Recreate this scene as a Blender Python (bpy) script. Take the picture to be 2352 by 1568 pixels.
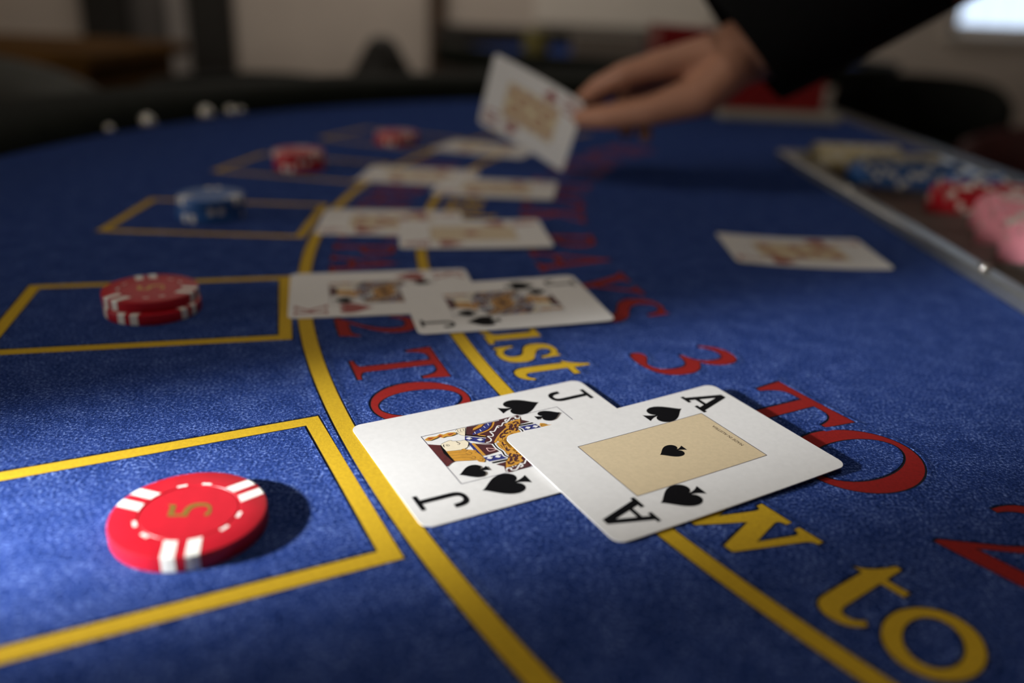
import bpy, bmesh, math, random
from mathutils import Vector, Matrix
from mathutils.geometry import tessellate_polygon

random.seed(7)
for o in list(bpy.data.objects):
    bpy.data.objects.remove(o)
scene = bpy.context.scene
COL = scene.collection
MM = 0.001
ZT = 0.90            # height of the felt above the floor, metres

# ------------------------------------------------------------------ camera
F_PX, PITCH, ROLL, CAM_H = 1926.78, math.radians(22.289), math.radians(2.512), 132.63
cam_data = bpy.data.cameras.new('camera')
cam = bpy.data.objects.new('camera', cam_data)
COL.objects.link(cam)
_right, _up = Vector((1, 0, 0)), Vector((0, math.sin(PITCH), math.cos(PITCH)))
_fwd = Vector((0, math.cos(PITCH), -math.sin(PITCH)))
_r2 = math.cos(ROLL) * _right + math.sin(ROLL) * _up
_u2 = -math.sin(ROLL) * _right + math.cos(ROLL) * _up
_m = Matrix((_r2, _u2, -_fwd)).transposed().to_4x4()
_m.translation = Vector((0, 0, ZT + CAM_H * MM))
cam.matrix_world = _m
cam_data.sensor_width = 36.0
cam_data.lens = F_PX * 36.0 / 2352.0
cam_data.clip_start = 0.01
cam_data.dof.use_dof = True
cam_data.dof.focus_distance = 0.272
cam_data.dof.aperture_fstop = 4.0
scene.camera = cam

# ------------------------------------------------------------------ world, lights, exposure
vs = scene.view_settings
vs.view_transform = 'Standard'
vs.look = 'None'
vs.gamma = 1.0
vs.exposure = 0.0
vs.use_curve_mapping = False
world = bpy.data.worlds.new('world')
scene.world = world
world.use_nodes = True
wbg = world.node_tree.nodes['Background']
wbg.inputs[0].default_value = (0.75, 0.85, 1.0, 1)
wbg.inputs[1].default_value = 0.006

def lamp(name, kind, loc, energy, color, target=None, **kw):
    d = bpy.data.lights.new(name, kind)
    d.energy = energy
    d.color = color
    for k, v in kw.items():
        setattr(d, k, v)
    o = bpy.data.objects.new(name, d)
    COL.objects.link(o)
    o.location = Vector(loc)
    if target is not None:
        o.rotation_euler = (Vector(target) - Vector(loc)).to_track_quat('-Z', 'Y').to_euler()
    return o

# narrow beam that rakes across the felt from beyond the players' rim
spot = lamp('raking_spot', 'SPOT', (-0.590, -0.030, ZT + 0.226), 50.0, (0.98, 0.99, 1.0),
            target=(-0.190, 0.158, ZT), spot_size=math.radians(64), spot_blend=0.9, shadow_soft_size=0.020)
spot.scale = (0.215, 1.0, 1.0)
core = lamp('raking_spot_boost', 'SPOT', (-0.590, -0.030, ZT + 0.226), 60.0, (0.98, 0.99, 1.0),
            target=(-0.185, 0.148, ZT), spot_size=math.radians(15.5), spot_blend=1.0, shadow_soft_size=0.020)
core.scale = (0.66, 1.0, 1.0)  # second spot added at the same point to brighten the left end
# ceiling bulb of the room, then two added fill lights
lamp('ceiling_bulb', 'POINT', (0.0, 0.05, 2.52), 9.0, (1.0, 0.92, 0.82), shadow_soft_size=0.03)
lamp('rear_wall_fill', 'AREA', (-0.6, 3.6, 2.62), 14.5, (1.0, 0.90, 0.80), target=(-0.6, 3.9, 0), shape='RECTANGLE', size=2.6, size_y=0.4)  # added fill that brightens the back of the room
lamp('left_fill_light', 'AREA', (-2.6, -0.35, 1.27), 21.0, (1.0, 0.95, 0.86), target=(0, 0.4, ZT), shape='RECTANGLE', size=0.5, size_y=0.5)  # added low fill from the left; that wall has no window

# ------------------------------------------------------------------ materials
MATS = {}
def mat(name, color, rough=0.6, metal=0.0, vary=0.0, scale=40.0, bump=0.0, bscale=200.0, bdist=0.0004,
        sheen=0.0, sheen_tint=(1, 1, 1), spec=0.5, emit=None, alpha_trans=0.0, coat=0.0, color2=None):
    if name in MATS:
        return MATS[name]
    m = bpy.data.materials.new(name)
    m.use_nodes = True
    nt = m.node_tree
    b = nt.nodes['Principled BSDF']
    b.inputs['Base Color'].default_value = (*color, 1)
    b.inputs['Roughness'].default_value = rough
    b.inputs['Metallic'].default_value = metal
    b.inputs['Specular IOR Level'].default_value = spec
    if coat:
        b.inputs['Coat Weight'].default_value = coat
        b.inputs['Coat Roughness'].default_value = 0.15
    if sheen:
        b.inputs['Sheen Weight'].default_value = sheen
        b.inputs['Sheen Roughness'].default_value = 0.35
        b.inputs['Sheen Tint'].default_value = (*sheen_tint, 1)
    if alpha_trans:
        b.inputs['Transmission Weight'].default_value = alpha_trans
    if emit:
        b.inputs['Emission Color'].default_value = (*emit[0], 1)
        b.inputs['Emission Strength'].default_value = emit[1]
    tc = nt.nodes.new('ShaderNodeTexCoord')
    if vary or color2:
        n = nt.nodes.new('ShaderNodeTexNoise')
        n.inputs['Scale'].default_value = scale
        n.inputs['Detail'].default_value = 6
        nt.links.new(tc.outputs['Object'], n.inputs['Vector'])
        r = nt.nodes.new('ShaderNodeValToRGB')
        r.color_ramp.elements[0].position = 0.30
        r.color_ramp.elements[1].position = 0.70
        c2 = color2 if color2 else tuple(min(1, c * (1 + vary)) for c in color)
        c1 = color if color2 else tuple(c * (1 - vary) for c in color)
        r.color_ramp.elements[0].color = (*c1, 1)
        r.color_ramp.elements[1].color = (*c2, 1)
        nt.links.new(n.outputs['Fac'], r.inputs['Fac'])
        nt.links.new(r.outputs['Color'], b.inputs['Base Color'])
    if bump:
        n2 = nt.nodes.new('ShaderNodeTexNoise')
        n2.inputs['Scale'].default_value = bscale
        n2.inputs['Detail'].default_value = 4
        nt.links.new(tc.outputs['Object'], n2.inputs['Vector'])
        bp = nt.nodes.new('ShaderNodeBump')
        bp.inputs['Strength'].default_value = bump
        bp.inputs['Distance'].default_value = bdist
        nt.links.new(n2.outputs['Fac'], bp.inputs['Height'])
        nt.links.new(bp.outputs['Normal'], b.inputs['Normal'])
    MATS[name] = m
    return m

def felt_material():
    m = bpy.data.materials.new('blue_felt')
    m.use_nodes = True
    nt = m.node_tree
    L = nt.links.new
    b = nt.nodes['Principled BSDF']
    b.inputs['Roughness'].default_value = 0.50
    b.inputs['Specular IOR Level'].default_value = 0.0
    b.inputs['Specular Tint'].default_value = (0.30, 0.52, 1.0, 1)
    b.inputs['Sheen Weight'].default_value = FELT_SHEEN
    b.inputs['Sheen Roughness'].default_value = 0.55
    b.inputs['Sheen Tint'].default_value = (0.16, 0.32, 1.0, 1)
    tc = nt.nodes.new('ShaderNodeTexCoord')
    def noise(scale, detail, rough=0.6):
        n = nt.nodes.new('ShaderNodeTexNoise')
        n.inputs['Scale'].default_value = scale
        n.inputs['Detail'].default_value = detail
        n.inputs['Roughness'].default_value = rough
        L(tc.outputs['Object'], n.inputs['Vector'])
        return n
    fine = noise(1000, 4, 0.75)
    mott = noise(95, 5, 0.65)
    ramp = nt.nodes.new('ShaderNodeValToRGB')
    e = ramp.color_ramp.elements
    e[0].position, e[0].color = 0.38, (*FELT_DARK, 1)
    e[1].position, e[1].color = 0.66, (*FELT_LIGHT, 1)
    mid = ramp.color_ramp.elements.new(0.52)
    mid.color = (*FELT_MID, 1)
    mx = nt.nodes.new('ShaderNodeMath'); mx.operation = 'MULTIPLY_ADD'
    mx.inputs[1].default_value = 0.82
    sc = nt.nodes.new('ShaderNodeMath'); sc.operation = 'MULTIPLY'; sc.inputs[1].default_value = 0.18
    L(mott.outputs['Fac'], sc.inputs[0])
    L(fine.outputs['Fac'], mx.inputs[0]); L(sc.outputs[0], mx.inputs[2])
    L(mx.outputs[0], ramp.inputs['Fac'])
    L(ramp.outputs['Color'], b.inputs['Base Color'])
    b1 = nt.nodes.new('ShaderNodeBump'); b1.inputs['Strength'].default_value = 1.0; b1.inputs['Distance'].default_value = 0.0016
    L(fine.outputs['Fac'], b1.inputs['Height'])
    b2 = nt.nodes.new('ShaderNodeBump'); b2.inputs['Strength'].default_value = 0.30; b2.inputs['Distance'].default_value = 0.0012
    L(mott.outputs['Fac'], b2.inputs['Height']); L(b1.outputs['Normal'], b2.inputs['Normal'])
    L(b2.outputs['Normal'], b.inputs['Normal'])
    MATS['blue_felt'] = m
    return m

FELT_SHEEN = 0.22
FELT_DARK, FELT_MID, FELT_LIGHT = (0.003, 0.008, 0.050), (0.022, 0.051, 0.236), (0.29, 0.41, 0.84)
FELT = felt_material()
YELLOW = mat('yellow_print', (0.52, 0.33, 0.012), 0.75, vary=0.12, scale=900, bump=0.3, bscale=1800, bdist=0.0002, spec=0.25)
RED = mat('red_print', (0.25, 0.007, 0.005), 0.75, vary=0.15, scale=900, bump=0.3, bscale=1800, bdist=0.0002, spec=0.25)
OUTLINE = mat('dark_print_outline', (0.006, 0.007, 0.014), 0.8, vary=0.2, scale=900, spec=0.2)
CARD = mat('card_stock', (0.68, 0.675, 0.665), 0.42, vary=0.03, scale=500, bump=0.12, bscale=1500, bdist=0.00008, spec=0.4)
INK = mat('black_ink', (0.003, 0.003, 0.004), 0.7, vary=0.2, scale=800, spec=0.08)
RINK = mat('red_ink', (0.26, 0.020, 0.014), 0.5, vary=0.1, scale=800)
BUFF = mat('buff_panel', (0.58, 0.47, 0.30), 0.5, vary=0.05, scale=700, bump=0.1, bscale=1500, bdist=0.00008)
CI = {
 'maroon': mat('maroon_ink', (0.050, 0.006, 0.010), 0.5, vary=0.1, scale=900), 'hat': mat('hat_ink', (0.075, 0.008, 0.010), 0.5, vary=0.35, scale=900),
 'navy': mat('navy_ink', (0.014, 0.022, 0.160), 0.5, vary=0.1, scale=900), 'gold': mat('ochre_ink', (0.52, 0.25, 0.025), 0.5, vary=0.1, scale=900),
 'white': mat('white_ink', (0.68, 0.675, 0.665), 0.5, vary=0.02, scale=900), 'black': INK, 'cream': mat('cream_ink', (0.72, 0.64, 0.48), 0.5, vary=0.03, scale=900),
 'brown': mat('brown_ink', (0.16, 0.07, 0.012), 0.5, vary=0.1, scale=900), 'pink': mat('pink_ink', (0.72, 0.45, 0.42), 0.5, vary=0.05, scale=900), 'red': RINK}

# ------------------------------------------------------------------ object helpers (all shapes given in millimetres)
def obj(name, verts, faces, mats, parent=None, fmats=None, smooth=False, off=(0, 0, 0)):
    me = bpy.data.meshes.new(name)
    me.from_pydata([((v[0] + off[0]) * MM, (v[1] + off[1]) * MM, (v[2] + off[2]) * MM) for v in verts], [], faces)
    if not isinstance(mats, (list, tuple)):
        mats = [mats]
    for m in mats:
        me.materials.append(m)
    if fmats:
        me.polygons.foreach_set('material_index', fmats)
    if smooth:
        me.polygons.foreach_set('use_smooth', [True] * len(me.polygons))
    me.update()
    o = bpy.data.objects.new(name, me)
    COL.objects.link(o)
    if parent is not None:
        o.parent = parent
    return o

def empty(name, loc_mm=(0, 0, 0), rz=0.0):
    o = bpy.data.objects.new(name, None)
    o.empty_display_size = 0.02
    COL.objects.link(o)
    o.location = (loc_mm[0] * MM, loc_mm[1] * MM, loc_mm[2] * MM)
    o.rotation_euler = (0, 0, rz)
    return o

def tag(o, label=None, cat=None, group=None, kind=None):
    if label: o['label'] = label
    if cat: o['category'] = cat
    if group: o['group'] = group
    if kind: o['kind'] = kind
    return o

def copy_tree(o, parent=None):
    c = o.copy()
    COL.objects.link(c)
    c.parent = parent
    for ch in o.children:
        copy_tree(ch, c)
    return c

class MB:
    """collects pieces for one mesh"""
    def __init__(self): self.v, self.f, self.m = [], [], []
    def add(self, verts, faces, mi=0):
        n = len(self.v)
        self.v += [tuple(p) for p in verts]
        self.f += [tuple(i + n for i in f) for f in faces]
        self.m += [mi] * len(faces)
        return self
    def box(self, x0, x1, y0, y1, z0, z1, mi=0, bev=0.0):
        if bev <= 0:
            v = [(x, y, z) for z in (z0, z1) for y in (y0, y1) for x in (x0, x1)]
            f = [(0, 2, 3, 1), (4, 5, 7, 6), (0, 1, 5, 4), (2, 6, 7, 3), (0, 4, 6, 2), (1, 3, 7, 5)]
            return self.add(v, f, mi)
        b = bev
        rings = []
        for z, i in ((z0, b), (z0 + b, 0), (z1 - b, 0), (z1, b)):
            rings.append([(x0 + i + (0 if i else b), y0 + i, z), (x1 - i - (0 if i else b), y0 + i, z), (x1 - i, y0 + i + (0 if i else b), z), (x1 - i, y1 - i - (0 if i else b), z),
                          (x1 - i - (0 if i else b), y1 - i, z), (x0 + i + (0 if i else b), y1 - i, z), (x0 + i, y1 - i - (0 if i else b), z), (x0 + i, y0 + i + (0 if i else b), z)])
        v = [p for r in rings for p in r]
        f = [tuple(range(7, -1, -1)), tuple(range(24, 32))]
        for k in range(3):
            for j in range(8):
                f.append((k * 8 + j, k * 8 + (j + 1) % 8, (k + 1) * 8 + (j + 1) % 8, (k + 1) * 8 + j))
        return self.add(v, f, mi)
    def lathe(self, prof, n=48, mi=0, cx=0, cy=0, caps=True):
        v, f = [], []
        for r, z in prof:
            for k in range(n):
                a = 2 * math.pi * k / n
                v.append((cx + r * math.cos(a), cy + r * math.sin(a), z))
        for i in range(len(prof) - 1):
            for k in range(n):
                f.append((i * n + k, i * n + (k + 1) % n, (i + 1) * n + (k + 1) % n, (i + 1) * n + k))
        if caps:
            f.append(tuple(range(n - 1, -1, -1)))
            f.append(tuple(range((len(prof) - 1) * n, len(prof) * n)))
        return self.add(v, f, mi)
    def tube(self, pts, radii, n=12, mi=0, caps=True):
        pts = [Vector(p) for p in pts]
        if not isinstance(radii, (list, tuple)): radii = [radii] * len(pts)
        v, f = [], []
        t0 = (pts[1] - pts[0]).normalized()
        ref = Vector((0, 0, 1)) if abs(t0.z) < 0.9 else Vector((1, 0, 0))
        for i, p in enumerate(pts):
            t = (pts[min(i + 1, len(pts) - 1)] - pts[max(i - 1, 0)]).normalized()
            s = t.cross(ref).normalized(); u = s.cross(t).normalized()
            for k in range(n):
                a = 2 * math.pi * k / n
                v.append(p + radii[i] * (math.cos(a) * s + math.sin(a) * u))
        for i in range(len(pts) - 1):
            for k in range(n):
                f.append((i * n + k, i * n + (k + 1) % n, (i + 1) * n + (k + 1) % n, (i + 1) * n + k))
        if caps:
            f.append(tuple(range(n - 1, -1, -1)))
            f.append(tuple(range((len(pts) - 1) * n, len(pts) * n)))
        return self.add(v, f, mi)
    def build(self, name, mats, parent=None, smooth=False, off=(0, 0, 0)):
        return obj(name, self.v, self.f, mats, parent, self.m, smooth, off)

def smooth_angle(o, deg=35):
    me = o.data
    me.polygons.foreach_set('use_smooth', [True] * len(me.polygons))
    bm = bmesh.new(); bm.from_mesh(me)
    for e in bm.edges:
        if len(e.link_faces) == 2 and e.calc_face_angle(0) > math.radians(deg):
            e.smooth = False
    bm.to_mesh(me); bm.free()
    return o

# ------------------------------------------------------------------ lettering: outlines as small path strings
def parse(path, n=7):
    loops, cur, toks = [], [], path.replace(',', ' ').split()
    i, cmd = 0, None
    def num():
        nonlocal i
        i += 1
        return float(toks[i - 1])
    while i < len(toks):
        if toks[i] in 'MLQCZ':
            cmd = toks[i]; i += 1
            if cmd == 'Z':
                if len(cur) > 1 and (Vector(cur[0]) - Vector(cur[-1])).length < 1e-6: cur.pop()
                loops.append(cur); cur = []
                continue
        if cmd in 'ML':
            cur.append((num(), num()))
        elif cmd == 'Q':
            p0 = cur[-1]; a = (num(), num()); b = (num(), num())
            for k in range(1, n + 1):
                t = k / n
                cur.append(tuple((1 - t) ** 2 * p0[j] + 2 * t * (1 - t) * a[j] + t * t * b[j] for j in (0, 1)))
        elif cmd == 'C':
            p0 = cur[-1]; a = (num(), num()); b = (num(), num()); c = (num(), num())
            for k in range(1, n + 3):
                t = k / (n + 2)
                cur.append(tuple((1 - t) ** 3 * p0[j] + 3 * t * (1 - t) ** 2 * a[j] + 3 * t * t * (1 - t) * b[j] + t ** 3 * c[j] for j in (0, 1)))
    return loops

def ell(cx, cy, rx, ry, tilt=0.0, n=40):
    out = []
    for k in range(n):
        a = 2 * math.pi * k / n
        x, y = rx * math.cos(a), ry * math.sin(a)
        out.append((cx + x * math.cos(tilt) - y * math.sin(tilt), cy + x * math.sin(tilt) + y * math.cos(tilt)))
    return out

def area(l): return 0.5 * sum(l[k][0] * l[(k + 1) % len(l)][1] - l[(k + 1) % len(l)][0] * l[k][1] for k in range(len(l)))

def orient(loops):
    """outer loop counter-clockwise, holes clockwise"""
    out = []
    for k, l in enumerate(loops):
        l = [p for j, p in enumerate(l) if math.hypot(p[0] - l[j - 1][0], p[1] - l[j - 1][1]) > 1e-5]
        if (area(l) > 0) != (k == 0): l = l[::-1]
        out.append(l)
    return out

def offset(loop, d):
    out, n = [], len(loop)
    for k in range(n):
        a, b, c = Vector(loop[k - 1]), Vector(loop[k]), Vector(loop[(k + 1) % n])
        e1, e2 = (b - a).normalized(), (c - b).normalized()
        n1, n2 = Vector((e1.y, -e1.x)), Vector((e2.y, -e2.x))
        m = n1 + n2
        if m.length < 1e-4: m = n1
        m.normalize()
        q = b + m * min(d / max(m.dot(n1), 0.45), 2.0 * d) if d >= 0 else b + m * max(d / max(m.dot(n1), 0.45), 2.0 * d)
        out.append((q.x, q.y))
    return out

def fill(loops):
    pts = [p for l in loops for p in l]
    tris = tessellate_polygon([[Vector((p[0], p[1], 0)) for p in l] for l in loops])
    fixed = []
    for t in tris:
        a, b, c = (pts[i] for i in t)
        s = (b[0] - a[0]) * (c[1] - a[1]) - (c[0] - a[0]) * (b[1] - a[1])
        if abs(s) < 1e-12: continue
        fixed.append(tuple(t) if s > 0 else (t[0], t[2], t[1]))
    return pts, fixed

GL = {
 'T': "M .06 .70 L .02 1 L .85 1 L .81 .70 L .77 .70 Q .74 .92 .60 .92 L .50 .92 L .50 .12 Q .50 .045 .67 .04 L .67 0 L .20 0 L .20 .04 Q .37 .045 .37 .12 L .37 .92 L .27 .92 Q .13 .92 .10 .70 Z",
 '2': "M .02 0 L .58 0 L .64 .25 L .60 .25 Q .56 .15 .46 .15 L .20 .15 L .40 .36 Q .60 .56 .60 .74 Q .60 1 .32 1 Q .08 1 .04 .72 L .08 .71 Q .14 .88 .29 .88 Q .46 .88 .46 .69 Q .46 .52 .30 .34 L .02 .04 Z",
 '3': "M .06 .80 Q .14 1 .32 1 Q .54 1 .54 .80 Q .54 .65 .40 .57 Q .60 .50 .60 .30 Q .60 0 .24 -.01 Q .04 -.01 .04 .07 Q .04 .15 .11 .15 Q .16 .15 .22 .10 Q .27 .055 .33 .06 Q .47 .09 .47 .28 Q .47 .47 .22 .47 L .22 .51 Q .42 .55 .42 .75 Q .42 .89 .29 .89 Q .17 .89 .09 .78 Z",
 'S': "M .47 .73 L .45 .99 L .42 .99 Q .40 .955 .36 .975 Q .31 1.015 .25 1.015 Q .04 1 .04 .76 Q .04 .59 .23 .49 Q .40 .40 .40 .24 Q .40 .04 .26 .04 Q .10 .04 .07 .28 L .03 .28 L .05 0 L .08 0 Q .10 .03 .14 .015 Q .20 -.015 .28 -.015 Q .53 0 .53 .27 Q .53 .46 .34 .56 Q .17 .66 .17 .79 Q .17 .96 .27 .96 Q .40 .95 .43 .73 Z",
 'A': "M 0 0 L 0 .04 Q .07 .05 .10 .12 L .42 1.02 L .47 1.02 L .79 .12 Q .82 .05 .90 .04 L .90 0 L .54 0 L .54 .04 Q .67 .04 .64 .13 L .59 .29 L .26 .29 L .20 .14 Q .17 .05 .28 .04 L .28 0 Z M .285 .36 L .565 .36 L .425 .77 Z",
 'Y': "M 0 1 L .38 1 L .38 .96 Q .27 .95 .31 .87 L .49 .55 L .63 .83 Q .68 .95 .57 .96 L .57 1 L .86 1 L .86 .96 Q .78 .95 .73 .86 L .52 .47 L .52 .11 Q .52 .045 .64 .04 L .64 0 L .27 0 L .27 .04 Q .39 .045 .39 .11 L .39 .45 L .12 .89 Q .08 .95 0 .96 Z",
 'P': "M 0 0 L 0 .04 Q .09 .04 .09 .12 L .09 .88 Q .09 .96 0 .96 L 0 1 L .34 1 Q .62 1 .62 .73 Q .62 .45 .32 .45 L .22 .45 L .22 .12 Q .22 .04 .32 .04 L .32 0 Z M .22 .51 L .30 .51 Q .48 .51 .48 .73 Q .48 .94 .31 .94 L .22 .94 Z",
 'I': "M 0 0 L 0 .05 L .10 .08 L .10 .92 L 0 .95 L 0 1 L .34 1 L .34 .95 L .24 .92 L .24 .08 L .34 .05 L .34 0 Z",
 'N': "M 0 0 L 0 .04 L .10 .08 L .10 .92 L 0 .96 L 0 1 L .24 1 L .66 .33 L .66 .92 L .56 .96 L .56 1 L .84 1 L .84 .96 L .74 .92 L .74 -.02 L .68 -.02 L .17 .78 L .17 .08 L .28 .04 L .28 0 Z",
 'U': "M 0 1 L .34 1 L .34 .96 L .24 .92 L .24 .30 Q .24 .08 .43 .08 Q .62 .08 .62 .30 L .62 .92 L .52 .96 L .52 1 L .80 1 L .80 .96 L .70 .92 L .70 .28 Q .70 -.02 .40 -.02 Q .10 -.02 .10 .28 L .10 .92 L 0 .96 Z",
 'R': "M 0 0 L 0 .04 L .09 .08 L .09 .92 L 0 .96 L 0 1 L .36 1 Q .64 1 .64 .74 Q .64 .54 .44 .49 L .70 .06 L .78 .04 L .78 0 L .58 0 L .30 .47 L .22 .47 L .22 .08 L .32 .04 L .32 0 Z M .22 .53 L .31 .53 Q .50 .53 .50 .74 Q .50 .94 .33 .94 L .22 .94 Z",
 'C': "M .72 .70 L .70 1 L .66 1 L .62 .95 Q .54 1.02 .42 1.02 Q .02 1 .02 .50 Q .02 0 .42 -.02 Q .64 -.02 .74 .22 L .70 .25 Q .60 .07 .44 .07 Q .18 .07 .18 .50 Q .18 .94 .42 .94 Q .62 .94 .68 .70 Z",
 'E': "M 0 0 L 0 .04 L .09 .08 L .09 .92 L 0 .96 L 0 1 L .62 1 L .63 .74 L .59 .74 Q .56 .93 .42 .93 L .22 .93 L .22 .55 L .36 .55 Q .44 .55 .46 .68 L .49 .68 L .49 .35 L .46 .35 Q .44 .48 .36 .48 L .22 .48 L .22 .07 L .42 .07 Q .58 .07 .62 .28 L .66 .28 L .64 0 Z",
 'B': "M 0 0 L 0 .04 L .09 .08 L .09 .92 L 0 .96 L 0 1 L .36 1 Q .60 1 .60 .77 Q .60 .60 .46 .54 Q .65 .48 .65 .28 Q .65 0 .36 0 Z M .22 .07 L .32 .07 Q .50 .07 .50 .28 Q .50 .49 .32 .49 L .22 .49 Z M .22 .56 L .31 .56 Q .46 .56 .46 .76 Q .46 .93 .32 .93 L .22 .93 Z",
 'L': "M 0 0 L 0 .04 L .09 .08 L .09 .92 L 0 .96 L 0 1 L .34 1 L .34 .96 L .23 .92 L .23 .07 L .38 .07 Q .54 .07 .58 .30 L .62 .30 L .60 0 Z",
 'K': "M 0 0 L 0 .04 L .09 .08 L .09 .92 L 0 .96 L 0 1 L .33 1 L .33 .96 L .22 .92 L .22 .54 L .54 .90 L .46 .96 L .46 1 L .76 1 L .76 .96 L .66 .92 L .37 .60 L .70 .07 L .80 .04 L .80 0 L .55 0 L .28 .50 L .22 .44 L .22 .08 L .33 .04 L .33 0 Z",
 'J': "M .14 1 L .48 1 L .48 .96 L .38 .92 L .38 .20 Q .38 -.12 .12 -.12 Q -.02 -.12 -.02 0 Q -.02 .08 .06 .08 Q .12 .08 .13 0 Q .14 -.06 .18 -.06 Q .24 -.06 .24 .16 L .24 .92 L .14 .96 Z",
 '1': "M .06 .86 L .06 .90 L .26 1 L .29 1 L .29 .10 L .40 .04 L .40 0 L .05 0 L .05 .04 L .16 .10 L .16 .82 Z",
 '5': "M .12 1 L .52 1 Q .58 1 .60 1.06 L .63 1.04 L .57 .86 L .20 .86 L .17 .66 Q .60 .66 .60 .33 Q .60 -.02 .22 -.02 Q .02 -.02 .02 .07 Q .02 .13 .09 .13 Q .14 .13 .19 .08 Q .23 .05 .28 .05 Q .46 .07 .46 .29 Q .46 .53 .06 .53 Z",
 '7': "M .04 .72 L .08 1 L .62 1 L .62 .95 L .28 0 L .14 0 L .47 .86 L .22 .86 Q .12 .86 .09 .72 Z",
 '9': "M .10 0 L .10 -.03 Q .62 .06 .62 .60 Q .62 1 .32 1 Q .02 1 .02 .68 Q .02 .38 .28 .38 Q .40 .38 .47 .47 Q .42 .12 .10 0 Z M .32 .93 Q .17 .93 .17 .68 Q .17 .46 .31 .46 Q .47 .46 .47 .68 Q .47 .93 .32 .93 Z",
 '8': "M .32 1 Q .06 1 .06 .76 Q .06 .62 .18 .54 Q .02 .46 .02 .27 Q .02 0 .32 0 Q .62 0 .62 .27 Q .62 .46 .46 .54 Q .58 .62 .58 .76 Q .58 1 .32 1 Z M .32 .92 Q .20 .92 .20 .76 Q .20 .60 .32 .60 Q .44 .60 .44 .76 Q .44 .92 .32 .92 Z M .32 .49 Q .16 .49 .16 .28 Q .16 .08 .32 .08 Q .48 .08 .48 .28 Q .48 .49 .32 .49 Z",
 '6': "M .54 1.02 L .54 .98 Q .20 .86 .17 .53 Q .24 .62 .36 .62 Q .62 .62 .62 .32 Q .62 0 .32 -.01 Q .02 -.01 .02 .40 Q .02 .94 .54 1.02 Z M .32 .54 Q .17 .54 .17 .32 Q .17 .06 .32 .06 Q .47 .06 .47 .30 Q .47 .54 .32 .54 Z",
 # lower case, x-height 1
 'm': "M 0 1 L .30 1 L .30 .88 Q .42 1.03 .58 1.03 Q .76 1.03 .80 .86 Q .92 1.03 1.10 1.03 Q 1.34 1.03 1.34 .76 L 1.34 .10 L 1.44 .08 L 1.44 0 L 1.06 0 L 1.06 .08 L 1.14 .10 L 1.14 .70 Q 1.14 .88 1.02 .88 Q .90 .88 .83 .76 L .83 .10 L .91 .08 L .91 0 L .56 0 L .56 .08 L .63 .10 L .63 .70 Q .63 .88 .51 .88 Q .39 .88 .32 .76 L .32 .10 L .40 .08 L .40 0 L 0 0 L 0 .08 L .11 .10 L .11 .90 L 0 .92 Z",
 'u': "M 0 .91 L 0 1 L .29 1 L .29 .30 Q .29 .13 .42 .13 Q .55 .13 .62 .23 L .62 .86 Q .62 .91 .50 .91 L .50 1 L .83 1 L .83 .14 Q .83 .09 .95 .09 L .95 0 L .63 0 L .63 .11 Q .52 -.03 .36 -.03 Q .08 -.03 .08 .26 L .08 .86 Q .08 .91 0 .91 Z",
 's': "M .62 .66 L .60 1 L .54 1 Q .51 .95 .47 .98 Q .42 1.03 .32 1.03 Q .03 1.02 .03 .73 Q .03 .53 .27 .45 Q .46 .39 .46 .26 Q .46 .09 .32 .09 Q .13 .09 .08 .34 L .02 .34 L .04 0 L .10 0 Q .13 .06 .18 .02 Q .24 -.03 .36 -.03 Q .69 -.02 .69 .31 Q .69 .51 .43 .61 Q .25 .67 .25 .79 Q .25 .92 .36 .92 Q .52 .91 .56 .66 Z",
 't': "M 0 .90 Q .18 1.02 .26 1.30 L .33 1.30 L .33 1 L .60 1 L .60 .89 L .33 .89 L .33 .27 Q .33 .12 .43 .12 Q .52 .12 .58 .22 L .63 .18 Q .55 -.03 .35 -.03 Q .11 -.03 .11 .24 L .11 .90 Z",
 'w': "M 0 1 L .46 1 L .46 .91 Q .35 .91 .38 .80 L .52 .34 L .65 .78 Q .69 .91 .59 .91 L .59 1 L 1.03 1 L 1.03 .91 Q .91 .91 .94 .80 L 1.08 .34 L 1.21 .78 Q 1.26 .91 1.14 .91 L 1.14 1 L 1.46 1 L 1.46 .91 Q 1.38 .91 1.34 .79 L 1.07 -.03 L .95 -.03 L .77 .56 L .52 -.03 L .40 -.03 L .12 .82 Q .09 .91 0 .91 Z",
 'e': "M .74 .50 L .24 .50 Q .25 .12 .48 .12 Q .62 .12 .70 .26 L .75 .23 Q .65 -.03 .42 -.03 Q .03 -.02 .03 .50 Q .03 1.02 .42 1.03 Q .74 1.02 .74 .50 Z M .24 .60 L .53 .60 Q .53 .94 .40 .94 Q .25 .94 .24 .60 Z",
 'a': "M .10 .72 Q .10 .60 .20 .60 Q .31 .60 .30 .78 Q .31 .93 .42 .93 Q .52 .93 .52 .74 L .52 .62 Q .03 .56 .03 .24 Q .03 -.03 .28 -.03 Q .44 -.03 .54 .12 Q .56 -.02 .68 -.02 Q .80 -.02 .84 .08 L .82 .13 Q .73 .10 .73 .20 L .73 .74 Q .73 1.03 .42 1.03 Q .14 1.02 .10 .72 Z M .52 .53 L .52 .24 Q .44 .12 .36 .12 Q .25 .12 .25 .28 Q .25 .50 .52 .53 Z",
 'l': "M 0 1.42 L .32 1.46 L .32 .10 L .42 .08 L .42 0 L 0 0 L 0 .08 L .11 .10 L .11 1.32 L 0 1.35 Z",
 'r': "M 0 1 L .30 1 L .30 .84 Q .38 1.03 .54 1.03 Q .66 1.03 .66 .90 Q .66 .78 .55 .78 Q .48 .78 .45 .84 Q .36 .82 .32 .66 L .32 .10 L .44 .08 L .44 0 L 0 0 L 0 .08 L .11 .10 L .11 .90 L 0 .92 Z",
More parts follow.
